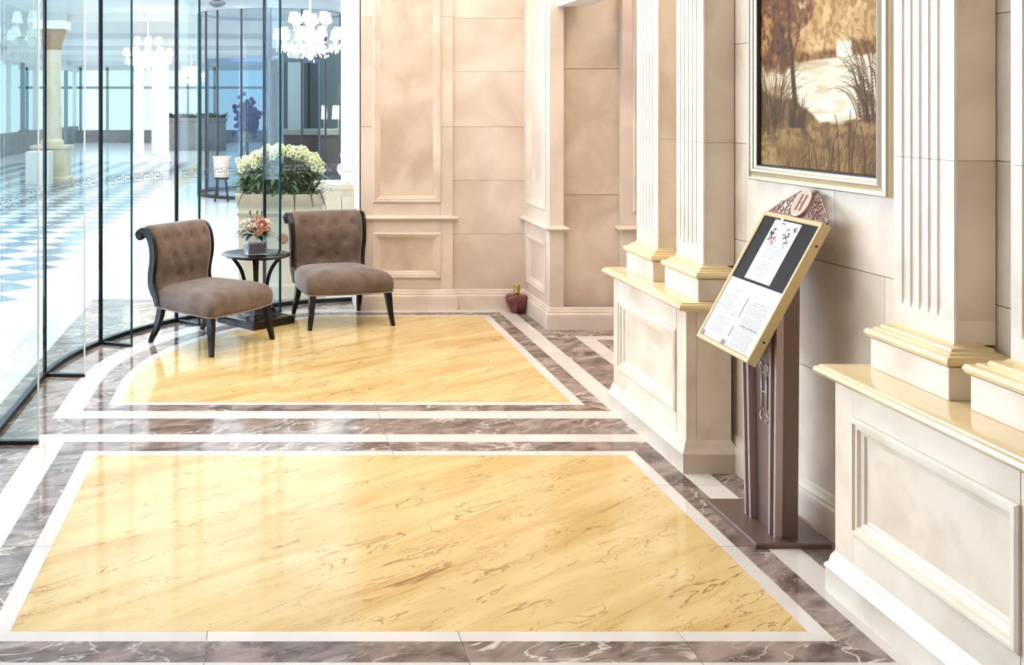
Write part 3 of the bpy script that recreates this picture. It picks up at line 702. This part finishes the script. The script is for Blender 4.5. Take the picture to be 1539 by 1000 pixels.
for s in (-1, 1):
    em.tube([(EX,EY+s*.020,.49),(EX,EY+s*.020,.62)], .006, 6)
    em.tube([(EX,EY+s*.020,.635),(EX,EY+s*.034,.655),(EX,EY+s*.024,.672),(EX,EY+s*.010,.660)], .005, 6)
    em.tube([(EX,EY+s*.020,.475),(EX,EY+s*.034,.455),(EX,EY+s*.024,.438),(EX,EY+s*.010,.450)], .005, 6)
em.tube([(EX,EY-.020,.555),(EX,EY+.020,.555)], .004, 6)
obj('post_emblem', em, M['stand_light'], ms, smooth='all')
obj('back_bracket', MB().box(1.99,2.06,4.06,4.22,.88,.98), M['stand'], ms)
bd = obj('board', MB().box(.012,BW-.012,.012,BL-.012,-.030,-.004).xf(lambda u,v,n: Bp(u,v,n)), M['board'], ms)
fm = panel_mould(lambda u,v,n: Bp(u,v,n), 0, BW, 0, BL, [(.004,-.036),(0,-.034),(0,-.002),(.003,.002),(.016,.002),(.020,-.001),(.020,-.004)])
obj('board_frame', fm, M['gold'], bd)
obj('back_sheet', MB().box(.004,BW-.004,.004,BL-.004,-.036,-.031).xf(lambda u,v,n: Bp(u,v,n)), M['stand'], bd)
for u, v in ((-.001,.52),(-.001,.10)):
    obj('screw', MB().ball(Bp(u,v,-.018), .005, 8, 4), M['frame_dark'], bd)
obj('divider', MB().box(.02,BW-.02,.301,.307,-.004,-.001).xf(lambda u,v,n: Bp(u,v,n)), M['board'], bd)
def sheet(label, u0, u1, v0, v1, lines, n0):
    p = obj('paper_sheet', MB().box(u0,u1,v0,v1,-.004,n0).xf(lambda u,v,n: Bp(u,v,n)), M['paper'], bd)
    for mat in set(l[0] for l in lines):
        mb = MB()
        for m_, a, b, c, d in lines:
            if m_ == mat: mb.quad(Bp(a,c,n0+.0004), Bp(b,c,n0+.0004), Bp(b,d,n0+.0004), Bp(a,d,n0+.0004))
        obj('print', mb, M[mat], p, recalc=False)['kind'] = 'stuff'
rd = random.Random(5)
def text_lines(u0, u1, v0, v1, step, cover, mat='ink', th=.003):
    out = []; v = v1
    while v > v0:
        u = u1 - rd.random()*(1-cover)*.4*(u1-u0)                     # u runs away from the reader's left
        end = u0 + rd.random()*(1-cover)*(u1-u0)
        while u > end:
            l = .006+.014*rd.random(); out.append((mat, max(end,u-l), u, v-th, v)); u -= l+.0025
        v -= step*(1 if rd.random() < .85 else 1.8)
    return out
S1 = text_lines(.262,.420,.055,.225,.0085,.55) + text_lines(.31,.37,.245,.250,.01,.9,'ink_dark')
S1 += [('ink_dark', .265,.30,.150,.1525), ('ink_dark', .27,.31,.1435,.146)]
S2 = text_lines(.040,.205,.030,.205,.0075,.85) + text_lines(.06,.18,.225,.228,.01,.95,'ink_dark',.003) + text_lines(.035,.19,.214,.217,.01,.95,'ink_dark',.003) + text_lines(.04,.19,.118,.121,.01,.9,'ink_dark',.0025)
sheet('', .234, .448, .022, .299, S1, -.0025); sheet('', .022, .233, .022, .299, S2, -.0025)
for v0, v1 in ((.15,.235),(.06,.11)): obj('page_gap', MB().box(.2312,.2352,v0,v1,-.0025,-.0012).xf(lambda u,v,n: Bp(u,v,n)), M['board'], bd)
for u in (.424, .232): obj('tape_tab', MB().box(u,u+.034,.0205,.042,-.0025,-.0008).xf(lambda u_,v,n: Bp(u_,v,n)), M['tape'], bd)
S3 = text_lines(.16,.33,.33,.47,.012,.45)
def blot(u, v, r, mat, n, out):
    for k in range(n):
        a, q = rd.random()*6.28, math.sqrt(rd.random())*r; s = .002+.004*rd.random(); x, y = u+q*math.cos(a), v+q*math.sin(a)
        out.append((mat, x-s, x+s, y-s*.7, y+s*.7))
blot(.322,.535,.018,'ink_dark',26,S3); blot(.215,.535,.026,'ink',34,S3); blot(.165,.56,.012,'ink_dark',14,S3); blot(.318,.497,.016,'ink_dark',16,S3); blot(.286,.497,.022,'ink_red',26,S3); blot(.185,.49,.018,'ink',20,S3); blot(.20,.515,.02,'ink',14,S3)
S3 += [('ink_dark',.255,.285,.572,.577)]
sheet('', .140, .350, .312, .586, S3, -.0025)
obj('paper_clip', MB().box(.285,.305,.575,.597,-.0025,.001).xf(lambda u,v,n: Bp(u,v,n)), M['paper'], bd)
# crest above the board: scrolls around an oval medallion
CU, CV = BW/2, BL+.066
cr_ = MB()
def spiral(u, v, r0, turns, a0, dirn, th=.004):
    n = int(20*turns); pts = []
    for k in range(n+1):
        s = k/n; a = a0+dirn*2*PI*turns*s; r = r0*(1-.82*s); pts.append(Bp(u+r*math.cos(a), v+r*math.sin(a), -.017))
    cr_.tube(pts, [th*(1-.3*k/n) for k in range(n+1)], 6)
for s in (-1, 1):
    q = lambda d: CU+s*d
    spiral(q(.095), BL+.034, .034, 1.7, PI/2, s); spiral(q(.150), BL+.027, .027, 1.6, PI/2, -s); spiral(q(.080), BL+.086, .024, 1.6, 0 if s > 0 else PI, s)
    spiral(q(.192), BL+.018, .018, 1.5, PI/2, s); spiral(q(.120), BL+.066, .020, 1.5, PI, -s); spiral(q(.218), BL+.012, .012, 1.3, 0, -s); spiral(q(.060), BL+.108, .014, 1.4, 0, s); spiral(q(.165), BL+.052, .014, 1.3, 0, s)
    cr_.tube([Bp(q(.02),BL+.004,-.017),Bp(q(.08),BL+.006,-.017),Bp(q(.15),BL+.004,-.017),Bp(q(.225),BL+.003,-.017)], .005, 6)
    cr_.tube([Bp(q(.228),BL+.004,-.017),Bp(q(.195),BL+.038,-.017),Bp(q(.140),BL+.074,-.017),Bp(q(.105),BL+.098,-.017),Bp(q(.060),BL+.120,-.017)], .0042, 6)
crest = obj('crest', cr_, M['crest'], ms, smooth='all')
ov = lambda r, n: [Bp(CU+.054*r*math.cos(2*PI*k/32), CV+.058*r*math.sin(2*PI*k/32), n) for k in range(32)]
oval = obj('oval_medallion', MB().loops([ov(1,-.026), ov(1,-.008), ov(.92,-.004)], True, True, True), M['oval'], ms, smooth=True)
pts = ov(1,-.006); obj('oval_rim', MB().tube(pts+[pts[0]], .005, 6), M['pale_rim'], oval, smooth='all')
mono = MB()
for s in (-1, 1): mono.box(CU+s*.016-.0045, CU+s*.016+.0045, CV-.034, CV+.034, -.005, -.001)
mono.box(CU-.016, CU+.016, CV-.0025, CV+.0025, -.005, -.001)
for s in (-1, 1):
    for q in (-.034, .034): mono.box(CU+s*.016-.008, CU+s*.016+.008, CV+q-.0015, CV+q+.0015, -.005, -.001)
obj('monogram', mono.xf(lambda u,v,n: Bp(u,v,n)), M['crest'], oval)

# ================================================================== LOBBY BEYOND THE GLASS
lob = struct(obj('floor_lobby', MB().box(-12, 8, -3, 52, -.10, -.052), M['lobby_white']), 'bright white marble lobby floor')
def ltile(name, poly, mat): return obj(name, MB().prism(poly, -.06, -.050), mat, lob)
for k in range(10): ltile('cream_floor_slab', [(-2.15,4+4*k+.004),(-1.80,4+4*k+.004),(-1.80,8+4*k-.004),(-2.15,8+4*k-.004)], M['lobby_cream'])
proto = None; cnt = 0
for i in range(44):
    for j in range(9):
        x = -2.55-.62*j; y = 7.5+.62*i
        if cnt >= 290 or x*-1 > .62*y*.48+1.5: continue
        if proto is None:
            h = .30; proto = obj('grey_floor_tile', MB().prism([(-h,0),(0,-h),(h,0),(0,h)], -.008, .002), M['lobby_dark'], lob); o = proto
        else:
            o = proto.copy(); C.objects.link(o)
        o.location = (x, y, -.052); cnt += 1
struct(obj('ceiling_lobby', MB().box(-12, 8, 9.3, 52, 3.75, 3.85), M['ceil']), 'white lobby ceiling')
obj('ceiling_side_panel', MB().box(-12, -1.7, -3, 9.3, 3.75, 3.85), M['ceil'], bpy.data.objects['ceiling_lobby'])
for k in range(7): obj('ceiling_beam', MB().box(-12, 8, 11+6*k, 11.5+6*k, 3.60, 3.75), M['ceil'], bpy.data.objects['ceiling_lobby'])
struct(obj('wall_lobby_right', MB().box(2.2, 2.4, 9.2, 52, 0, 3.75), M['plaster']), 'pale lobby wall on the far side of the stone wall')
# far window wall
wf = struct(obj('wall_lobby_far', MB().box(-12, 8, 50, 50.3, -.05, .55), M['grey_box']), 'low wall under the far lobby windows')
for k in range(15):
    x = -11.6+1.3*k; obj('window_mullion', MB().box(x-.06, x+.06, 50, 50.15, .55, 3.6), M['chrome'], wf)
obj('window_transom', MB().box(-12, 8, 50, 50.15, 2.55, 2.67), M['chrome'], wf); obj('window_head', MB().box(-12, 8, 50, 50.3, 3.45, 3.75), M['ceil'], wf)
struct(obj('wall_lobby_block_near', MB().box(-9.3, -1.55, -3.1, -2.9, -.05, 3.75), M['wall']), 'unseen solid wall near the viewpoint, added to block cool sky light')  # unseen light block, keeps cool sky light off camera-facing stone
struct(obj('wall_lobby_block_side', MB().box(-9.3, -9.1, -2.9, 1.0, -.05, 3.75), M['wall']), 'unseen solid lobby side wall, added to block cool sky light')  # unseen too, added to shut out sky light from the side
ws = struct(obj('wall_lobby_left', MB().box(-9.3, -9.1, 1.0, 50, -.05, .75), M['grey_box']), 'low wall under the side lobby windows')
for k in range(24):
    y = 1.2+2.1*k; obj('window_mullion', MB().box(-9.28, -9.12, y-.07, y+.07, .75, 3.5), M['plaster'] if k % 2 else M['chrome'], ws)
obj('window_head', MB().box(-9.3, -9.1, 1.0, 50, 3.35, 3.75), M['ceil'], ws)
# revolving door
RDX, RDY, RR, RH = .07, 20.6, 1.42, 3.58
rv = thing('revolving_door', 'round glass revolving door drum behind the flower planter', 'revolving door', (RDX,RDY,-.05))
def arc_solid(r0, r1, a0, a1, z0, z1, n=40):
    return MB().loops([[(RDX+r*math.cos(a), RDY+r*math.sin(a), z) for r, z in ((r0,z0),(r1,z0),(r1,z1),(r0,z1))] for a in [a0+(a1-a0)*k/n for k in range(n+1)]], True, True, True)
D2 = math.radians
for a0, a1 in ((D2(170),D2(225)),(D2(226),D2(270)),(D2(271),D2(318)),(D2(319),D2(370))):
    obj('curved_pane', arc_solid(RR-.006, RR+.006, a0, a1, 0, RH-.05, 16), M['drum'], rv, smooth=True)
obj('top_ring', arc_solid(RR-.04, RR+.04, D2(0), D2(359.9), RH-.05, RH, 60), M['chrome'], rv, smooth=True)
obj('bottom_ring', arc_solid(RR-.03, RR+.03, D2(0), D2(359.9), -.05, .01, 60), M['track'], rv, smooth=True)
for a in (170, 183, 196, 210, 225.5, 248, 270.5, 295, 318.5, 350):
    p = (RDX+RR*math.cos(D2(a)), RDY+RR*math.sin(D2(a))); obj('door_post', MB().lathe([(.022,0),(.022,RH-.05)], p+(0,), 8), M['track'], rv)
obj('post_cap', MB().lathe([(.05,0),(.16,.06),(.16,.10),(.06,.14)], (RDX+RR*math.cos(D2(225.5)), RDY+RR*math.sin(D2(225.5)), RH), 16), M['chrome'], rv, smooth=True)
obj('centre_post', MB().lathe([(.05,0),(.05,RH-.05)], (RDX,RDY,0), 12), M['chrome'], rv)
for k in range(3):
    a = D2(40+120*k); ca, sa = math.cos(a), math.sin(a)
    tr = lambda u, v, z: (RDX+u*ca-v*sa, RDY+u*sa+v*ca, z)
    wg = obj('door_wing', MB().box(.06, RR-.06, -.006, .006, .05, 2.6).xf(tr), M['drum'], rv)
    obj('wing_frame', MB().box(.05, RR-.05, -.02, .02, 2.6, 2.68).box(.05, RR-.05, -.02, .02, .0, .06).box(RR-.09, RR-.05, -.02, .02, .06, 2.6).xf(tr), M['chrome'], wg)
# chandeliers
def make_chandelier(label):
    t = thing('chandelier', label, 'chandelier', (0,0,0), 'crystal chandeliers in the lobby')
    obj('stem', MB().lathe([(.012,.60),(.03,.62),(.012,.66),(.012,1.30)], (0,0,0), 10).lathe([(.02,0.02),(.06,.08),(.03,.16),(.08,.28),(.04,.42),(.07,.52),(.02,.62)], (0,0,0), 14), M['crystal'], t, smooth=True)
    obj('canopy', MB().lathe([(.02,1.24),(.10,1.26),(.10,1.30),(.02,1.30)], (0,0,0), 16), M['lampmetal'], t, smooth=True)
    for tier, (n, r, z) in enumerate(((10,.44,.30),(6,.24,.52))):
        for k in range(n):
            a = 2*PI*k/n+tier*.3; ca, sa = math.cos(a), math.sin(a)
            arm = obj('arm', MB().tube([(.05*ca,.05*sa,z-.08),(r*.45*ca,r*.45*sa,z-.17),(r*.9*ca,r*.9*sa,z-.12),(r*ca,r*sa,z)], .012, 6), M['crystal'], t, smooth='all')
            obj('lamp_shade', MB().lathe([(.075,.0),(.066,.05),(.045,.13)], (r*ca,r*sa,z+.02), 12, cap=False), M['shade'], arm, smooth='all')
            obj('drip_pan', MB().lathe([(.01,-.01),(.05,0),(.01,.01)], (r*ca,r*sa,z), 10), M['crystal'], arm)
    mb = MB(); rg = random.Random(2)
    for k in range(230):
        a = rg.random()*2*PI; r = .05+.42*math.sqrt(rg.random()); z = .26-.10*rg.random()-.22*(1-r/.47)*rg.random()
        l = .02+.03*rg.random(); mb.lathe([(.001,-l),(.010,-l*.4),(.001,l*.5)], (r*math.cos(a), r*math.sin(a), z), 5, cap=False)
    d = obj('crystal_drops', mb, M['crystal'], t); d['kind'] = 'stuff'
    return t
cd = make_chandelier('bright crystal chandelier hanging right of the revolving door')
cd.location = (.65, 15.2, 2.36); cd.scale = (1.08,)*3
copy_tree(cd, 'crystal chandelier hanging in front of the white lobby columns', (-2.52, 22.0, 2.45), .4)
copy_tree(cd, 'distant crystal chandelier left of the revolving door', (-2.75, 38.0, 2.45), .9)
# near planter with flowers
PX, PY = .13, 9.72
pl = thing('stone_planter', 'square cream stone planter behind the glass', 'planter', (PX,PY,-.05))
obj('planter_body', MB().rect_stack(PX-.38,PX+.38,PY-.36,PY+.36,[(.03,-.05),(.03,.06),(.015,.08),(0,.10),(0,.70),(.012,.71),(.016,.73),(.004,.745),(.004,.80),(.02,.82),(.03,.86),(.03,.90),(-.03,.90),(-.03,.86)]), M['planter'], pl, smooth=True)
obj('rosette', MB().lathe([(.01,-.02),(.045,-.02),(.05,0),(.03,.012),(.012,.006)], (0,0,0), 16).xf(lambda x,y,z: (PX+.02+x, PY-.36-z, .50+y)), M['rosette'], pl, smooth=True)
fl = thing('flower_arrangement', 'mound of cream flowers over green fern leaves in the planter', 'flowers', (PX,PY,.86))
mb = MB(); rg = random.Random(9)
for k in range(620):
    a = rg.random()*2*PI; r = .36*math.sqrt(rg.random()); p = (PX+r*math.cos(a), PY+r*math.sin(a)*.8, .86+.20*rg.random())
    leaf(mb, p, (math.cos(a)*.8+.6*rg.gauss(0,1), math.sin(a)*.8+.5*rg.gauss(0,1), .8+1.4*rg.random()), .17+.18*rg.random(), .013+.012*rg.random(), .6)
f1 = obj('fern_leaves', mb, M['leaf'], fl, smooth='all', recalc=False); f1['kind'] = 'stuff'
for k, (x, l, sl) in enumerate(((.02,.22,-.2),(.12,.16,.05),(.33,.14,.5),(-.30,.12,-.6),(.26,.11,.2))):
    obj('trailing_leaf', MB().tube([(PX+x,PY-.30,.90),(PX+x+sl*.06,PY-.40,.93),(PX+x+sl*.12,PY-.43,.90-l*.4),(PX+x+sl*.16,PY-.43,.90-l)], [.012,.011,.008,.003], 6, flat=(1,.35)), M['leaf_dark'], fl, smooth='all')
mb = MB()
for sgn, q in ((-1,210),(1,170)):
    for k in range(q):
        s = rg.random(); u = -.01-.35*s if sgn < 0 else .10+.25*s; h = 1.30-.15*s*s-.05*rg.random()
        c = (PX+u+.03*rg.gauss(0,1)+.01, PY-.05+.10*rg.gauss(0,1), h+.02*rg.gauss(0,1)); r = .020+.010*rg.random()
        for j in range(5):
            a = 2*PI*j/5; mb.ball((c[0]+r*.75*math.cos(a), c[1]-.01, c[2]+r*.75*math.sin(a)), r*.55, 6, 3)
f2 = obj('blossoms', mb, M['bloom'], fl, smooth='all'); f2['kind'] = 'stuff'
mb = MB()
for sgn in (-1,1):
    for k in range(12):
        s = rg.random(); mb.tube([(PX+.02*sgn,PY,.88),(PX+sgn*(.05+.12*s),PY-.02,1.08),(PX+sgn*(.08+.26*s),PY-.04,1.24-.2*s*s)], .004, 5)
obj('flower_stems', mb, M['leaf'], fl)['kind'] = 'stuff'
# cabinet with bust, white pier at the stone wall
cb = thing('low_cabinet', 'cream stone cabinet behind the planter', 'cabinet', (.80,11.2,-.05))
obj('cabinet_body', MB().rect_stack(.42,1.12,11.0,11.6,[(.02,-.05),(.02,.05),(0,.07),(0,.80),(.03,.82),(.03,.87),(-.02,.87)]), M['planter'], cb)
obj('cabinet_door', MB().box(.50,.80,10.985,11.0,.14,.74), M['planter'], cb, bevel=.005); obj('cabinet_door', MB().box(.81,1.05,10.985,11.0,.14,.74), M['planter'], cb, bevel=.005)
bs = thing('bust_statue', 'small white plaster bust standing on the cream cabinet', 'statue', (.86,11.15,.87))
obj('bust', MB().lathe([(.05,.87),(.055,.90),(.03,.92),(.03,.94),(.075,.97),(.095,1.02),(.085,1.07),(.035,1.09),(.03,1.11),(.05,1.13),(.058,1.17),(.052,1.21),(.03,1.235),(.01,1.24)], (.86,11.15,0), 20, sy=.75), M['bust'], bs, smooth='all')
obj('bust_nose', MB().lathe([(.012,0),(.004,.03)], (.86,11.105,1.15), 8), M['bust'], bs)
wp = thing('white_pier', 'white fluted pier just behind the left end of the stone wall', 'pier', (1.06,12.6,-.05))
obj('pier_shaft', MB().rect_stack(.93,1.40,12.4,12.8,[(.03,-.05),(.03,.25),(0,.30),(0,3.7)]), M['plaster'], wp)
for k in range(3): obj('pier_rib', MB().box(.96+.12*k,1.03+.12*k,12.37,12.40,.35,3.7), M['plaster'], wp, bevel=.01)
# reception desk
rcp = thing('reception_desk', 'dark walnut reception desk with a pale counter top', 'desk', (1.1,24.4,-.05))
obj('desk_front', MB().box(.40,2.1,24.0,24.8,.1,1.04), M['desk'], rcp)
for k in range(4): obj('desk_panel', MB().box(.45+.42*k,.83+.42*k,23.97,24.0,.2,.98), M['desk'], rcp, bevel=.01)
obj('counter_top', MB().box(.33,2.15,23.9,24.9,1.04,1.16), M['planter'], rcp); obj('desk_plinth', MB().box(.42,2.1,24.04,24.8,-.05,.1), M['grey_box'], rcp)
tw = thing('back_panel', 'large grey-teal glass panel behind the reception desk', 'wall panel', (1.2,26.5,-.05))
obj('panel_sheet', MB().box(.1,2.2,26.5,26.58,-.05,3.2), M['teal_wall'], tw)
for k in range(3): obj('panel_frame', MB().box(.1+1.0*k-.03,.1+1.0*k+.03,26.46,26.5,-.05,3.2), M['edge_dark'], tw)
cn = thing('slender_column', 'slender grey-white column beside the reception desk', 'column', (.72,25.6,-.05))
obj('column_shaft', MB().rect_stack(.54,.92,25.4,25.8,[(.04,-.05),(.04,.2),(0,.25),(0,3.5),(.04,3.55),(.04,3.75)]), M['plaster'], cn)
for k, x in enumerate((1.38, 1.72)):
    lm = thing('desk_lamp', ['desk lamp with a narrow lit shade on the reception desk','desk lamp with a wide lit shade at the right end of the reception desk'][k], 'lamp', (x,24.5,1.16), 'lamps on the reception desk')
    obj('lamp_base', MB().lathe([(.08,1.16),(.08,1.18),(.015,1.20),(.015,1.42)], (x,24.5,0), 12), M['lampmetal'], lm); s_ = (.07,.16)[k]
    obj('lamp_shade', MB().lathe([(s_,1.40),(s_*.85,1.72)], (x,24.5,0), 16, cap=False), M['shade'], lm, smooth='all')
fl2 = thing('floor_lamp', 'tall lamp with a white drum shade left of the reception desk', 'lamp', (.22,24.6,-.05))
obj('lamp_pole', MB().lathe([(.16,-.05),(.16,-.02),(.015,0),(.015,1.85)], (.22,24.6,0), 14), M['lampmetal'], fl2); obj('lamp_shade', MB().lathe([(.20,1.84),(.19,2.2)], (.22,24.6,0), 20, cap=False), M['shade'], fl2, smooth='all')
# columns
def column(name, label, x, y, r, z0, z1, ped, mat, group=None):
    t = thing(name, label, 'column', (x,y,-.05), group)
    if ped: obj('column_pedestal', MB().rect_stack(x-r*1.7,x+r*1.7,y-r*1.7,y+r*1.7,[(.05,-.05),(.05,.12),(0,.16),(0,ped-.1),(.05,ped-.06),(.05,ped)]), mat, t)
    obj('column_shaft', MB().lathe([(r*1.25,z0),(r*1.25,z0+.08),(r,z0+.14),(r*.9,z1-.45)], (x,y,0), 20), mat, t, smooth=True)
    obj('capital', MB().lathe([(r*.92,z1-.45),(r*1.0,z1-.42),(r*1.1,z1-.3),(r*1.5,z1-.06),(r*1.5,z1)], (x,y,0), 20), M['rosette'] if ped else mat, t, smooth=True)
column('lobby_column', 'tall lobby column with a carved capital on a high pedestal at far left', -4.75, 22.9, .21, .84, 3.4, .84, M['planter'])
obj('column_abacus', MB().box(-5.1,-4.4,22.55,23.25,3.4,3.75), M['plaster'], bpy.data.objects['lobby_column'])
tag(obj('white_box', MB().rect_stack(-5.1,-4.62,21.9,22.3,[(0,-.05),(0,.02),(.01,.04),(.01,.72),(0,.74),(-.02,.74)]), M['plaster']), 'plain white box standing before the pedestal of the left lobby column', 'box')
for k, (x, y) in enumerate(((-4.45,36),(-3.95,37.2),(-3.50,35.2))):
    column('white_column', 'white round column, %s of the three under the distant chandelier' % ('leftmost','middle one','rightmost')[k], x, y, .19, -.05, 3.75, 0, M['plaster'], 'white columns in the lobby')
# grey planter with shrubs
gp = thing('grey_planter', 'long grey stone planter with shrubs far back in the lobby', 'planter', (-3.0,41,-.05))
obj('planter_box', MB().rect_stack(-4.2,-1.6,40.6,41.4,[(0,-.05),(0,1.1),(.05,1.12),(.05,1.25),(-.06,1.25),(-.06,1.15)]), M['grey_box'], gp)
mb = MB()
for k in range(260):
    a = rg.random()*6.28; leaf(mb, (-4.1+2.4*rg.random(), 40.75+.5*rg.random(), 1.2), (math.cos(a), math.sin(a), .6+1.2*rg.random()), .3+.45*rg.random(), .06, .5, 3)
obj('shrub_leaves', mb, M['leaf_dark'], gp, smooth='all', recalc=False)['kind'] = 'stuff'
# pot on stand and purple flowers by the revolving door
pt = thing('pot_stand', 'beige pot on a dark four-legged stand in front of the revolving door', 'pot', (-.82,19.0,-.05))
obj('pot', MB().lathe([(.10,.38),(.13,.40),(.16,.74),(.18,.78),(.15,.78),(.14,.7)], (-.82,19.0,0), 18), M['wall_dark'], pt, smooth=True)
for k in range(4):
    a = PI/4+k*PI/2; obj('leg', MB().tube([(-.82+.10*math.cos(a),19+.10*math.sin(a),.40),(-.82+.17*math.cos(a),19+.17*math.sin(a),-.05)], .018, 6), M['wood'], pt)
obj('stand_ring', MB().lathe([(.13,.36),(.13,.40)], (-.82,19.0,0), 16), M['wood'], pt)
pp = thing('purple_plant', 'purple flowering plant on a tall stand behind the revolving door', 'plant', (-.45,24.6,-.05))
obj('plant_stand', MB().lathe([(.15,-.05),(.15,0),(.03,.03),(.03,.85),(.15,.9),(.17,1.1),(.12,1.1)], (-.45,24.6,0), 14), M['lampmetal'], pp, smooth=True)
mb = MB()
for k in range(200):
    mb.ball((-.45+.13*rg.gauss(0,1), 24.6+.1*rg.gauss(0,1), 1.42+.18*rg.gauss(0,1)), .06, 6, 3)
obj('purple_blossoms', mb, M['purple'], pp, smooth='all')['kind'] = 'stuff'
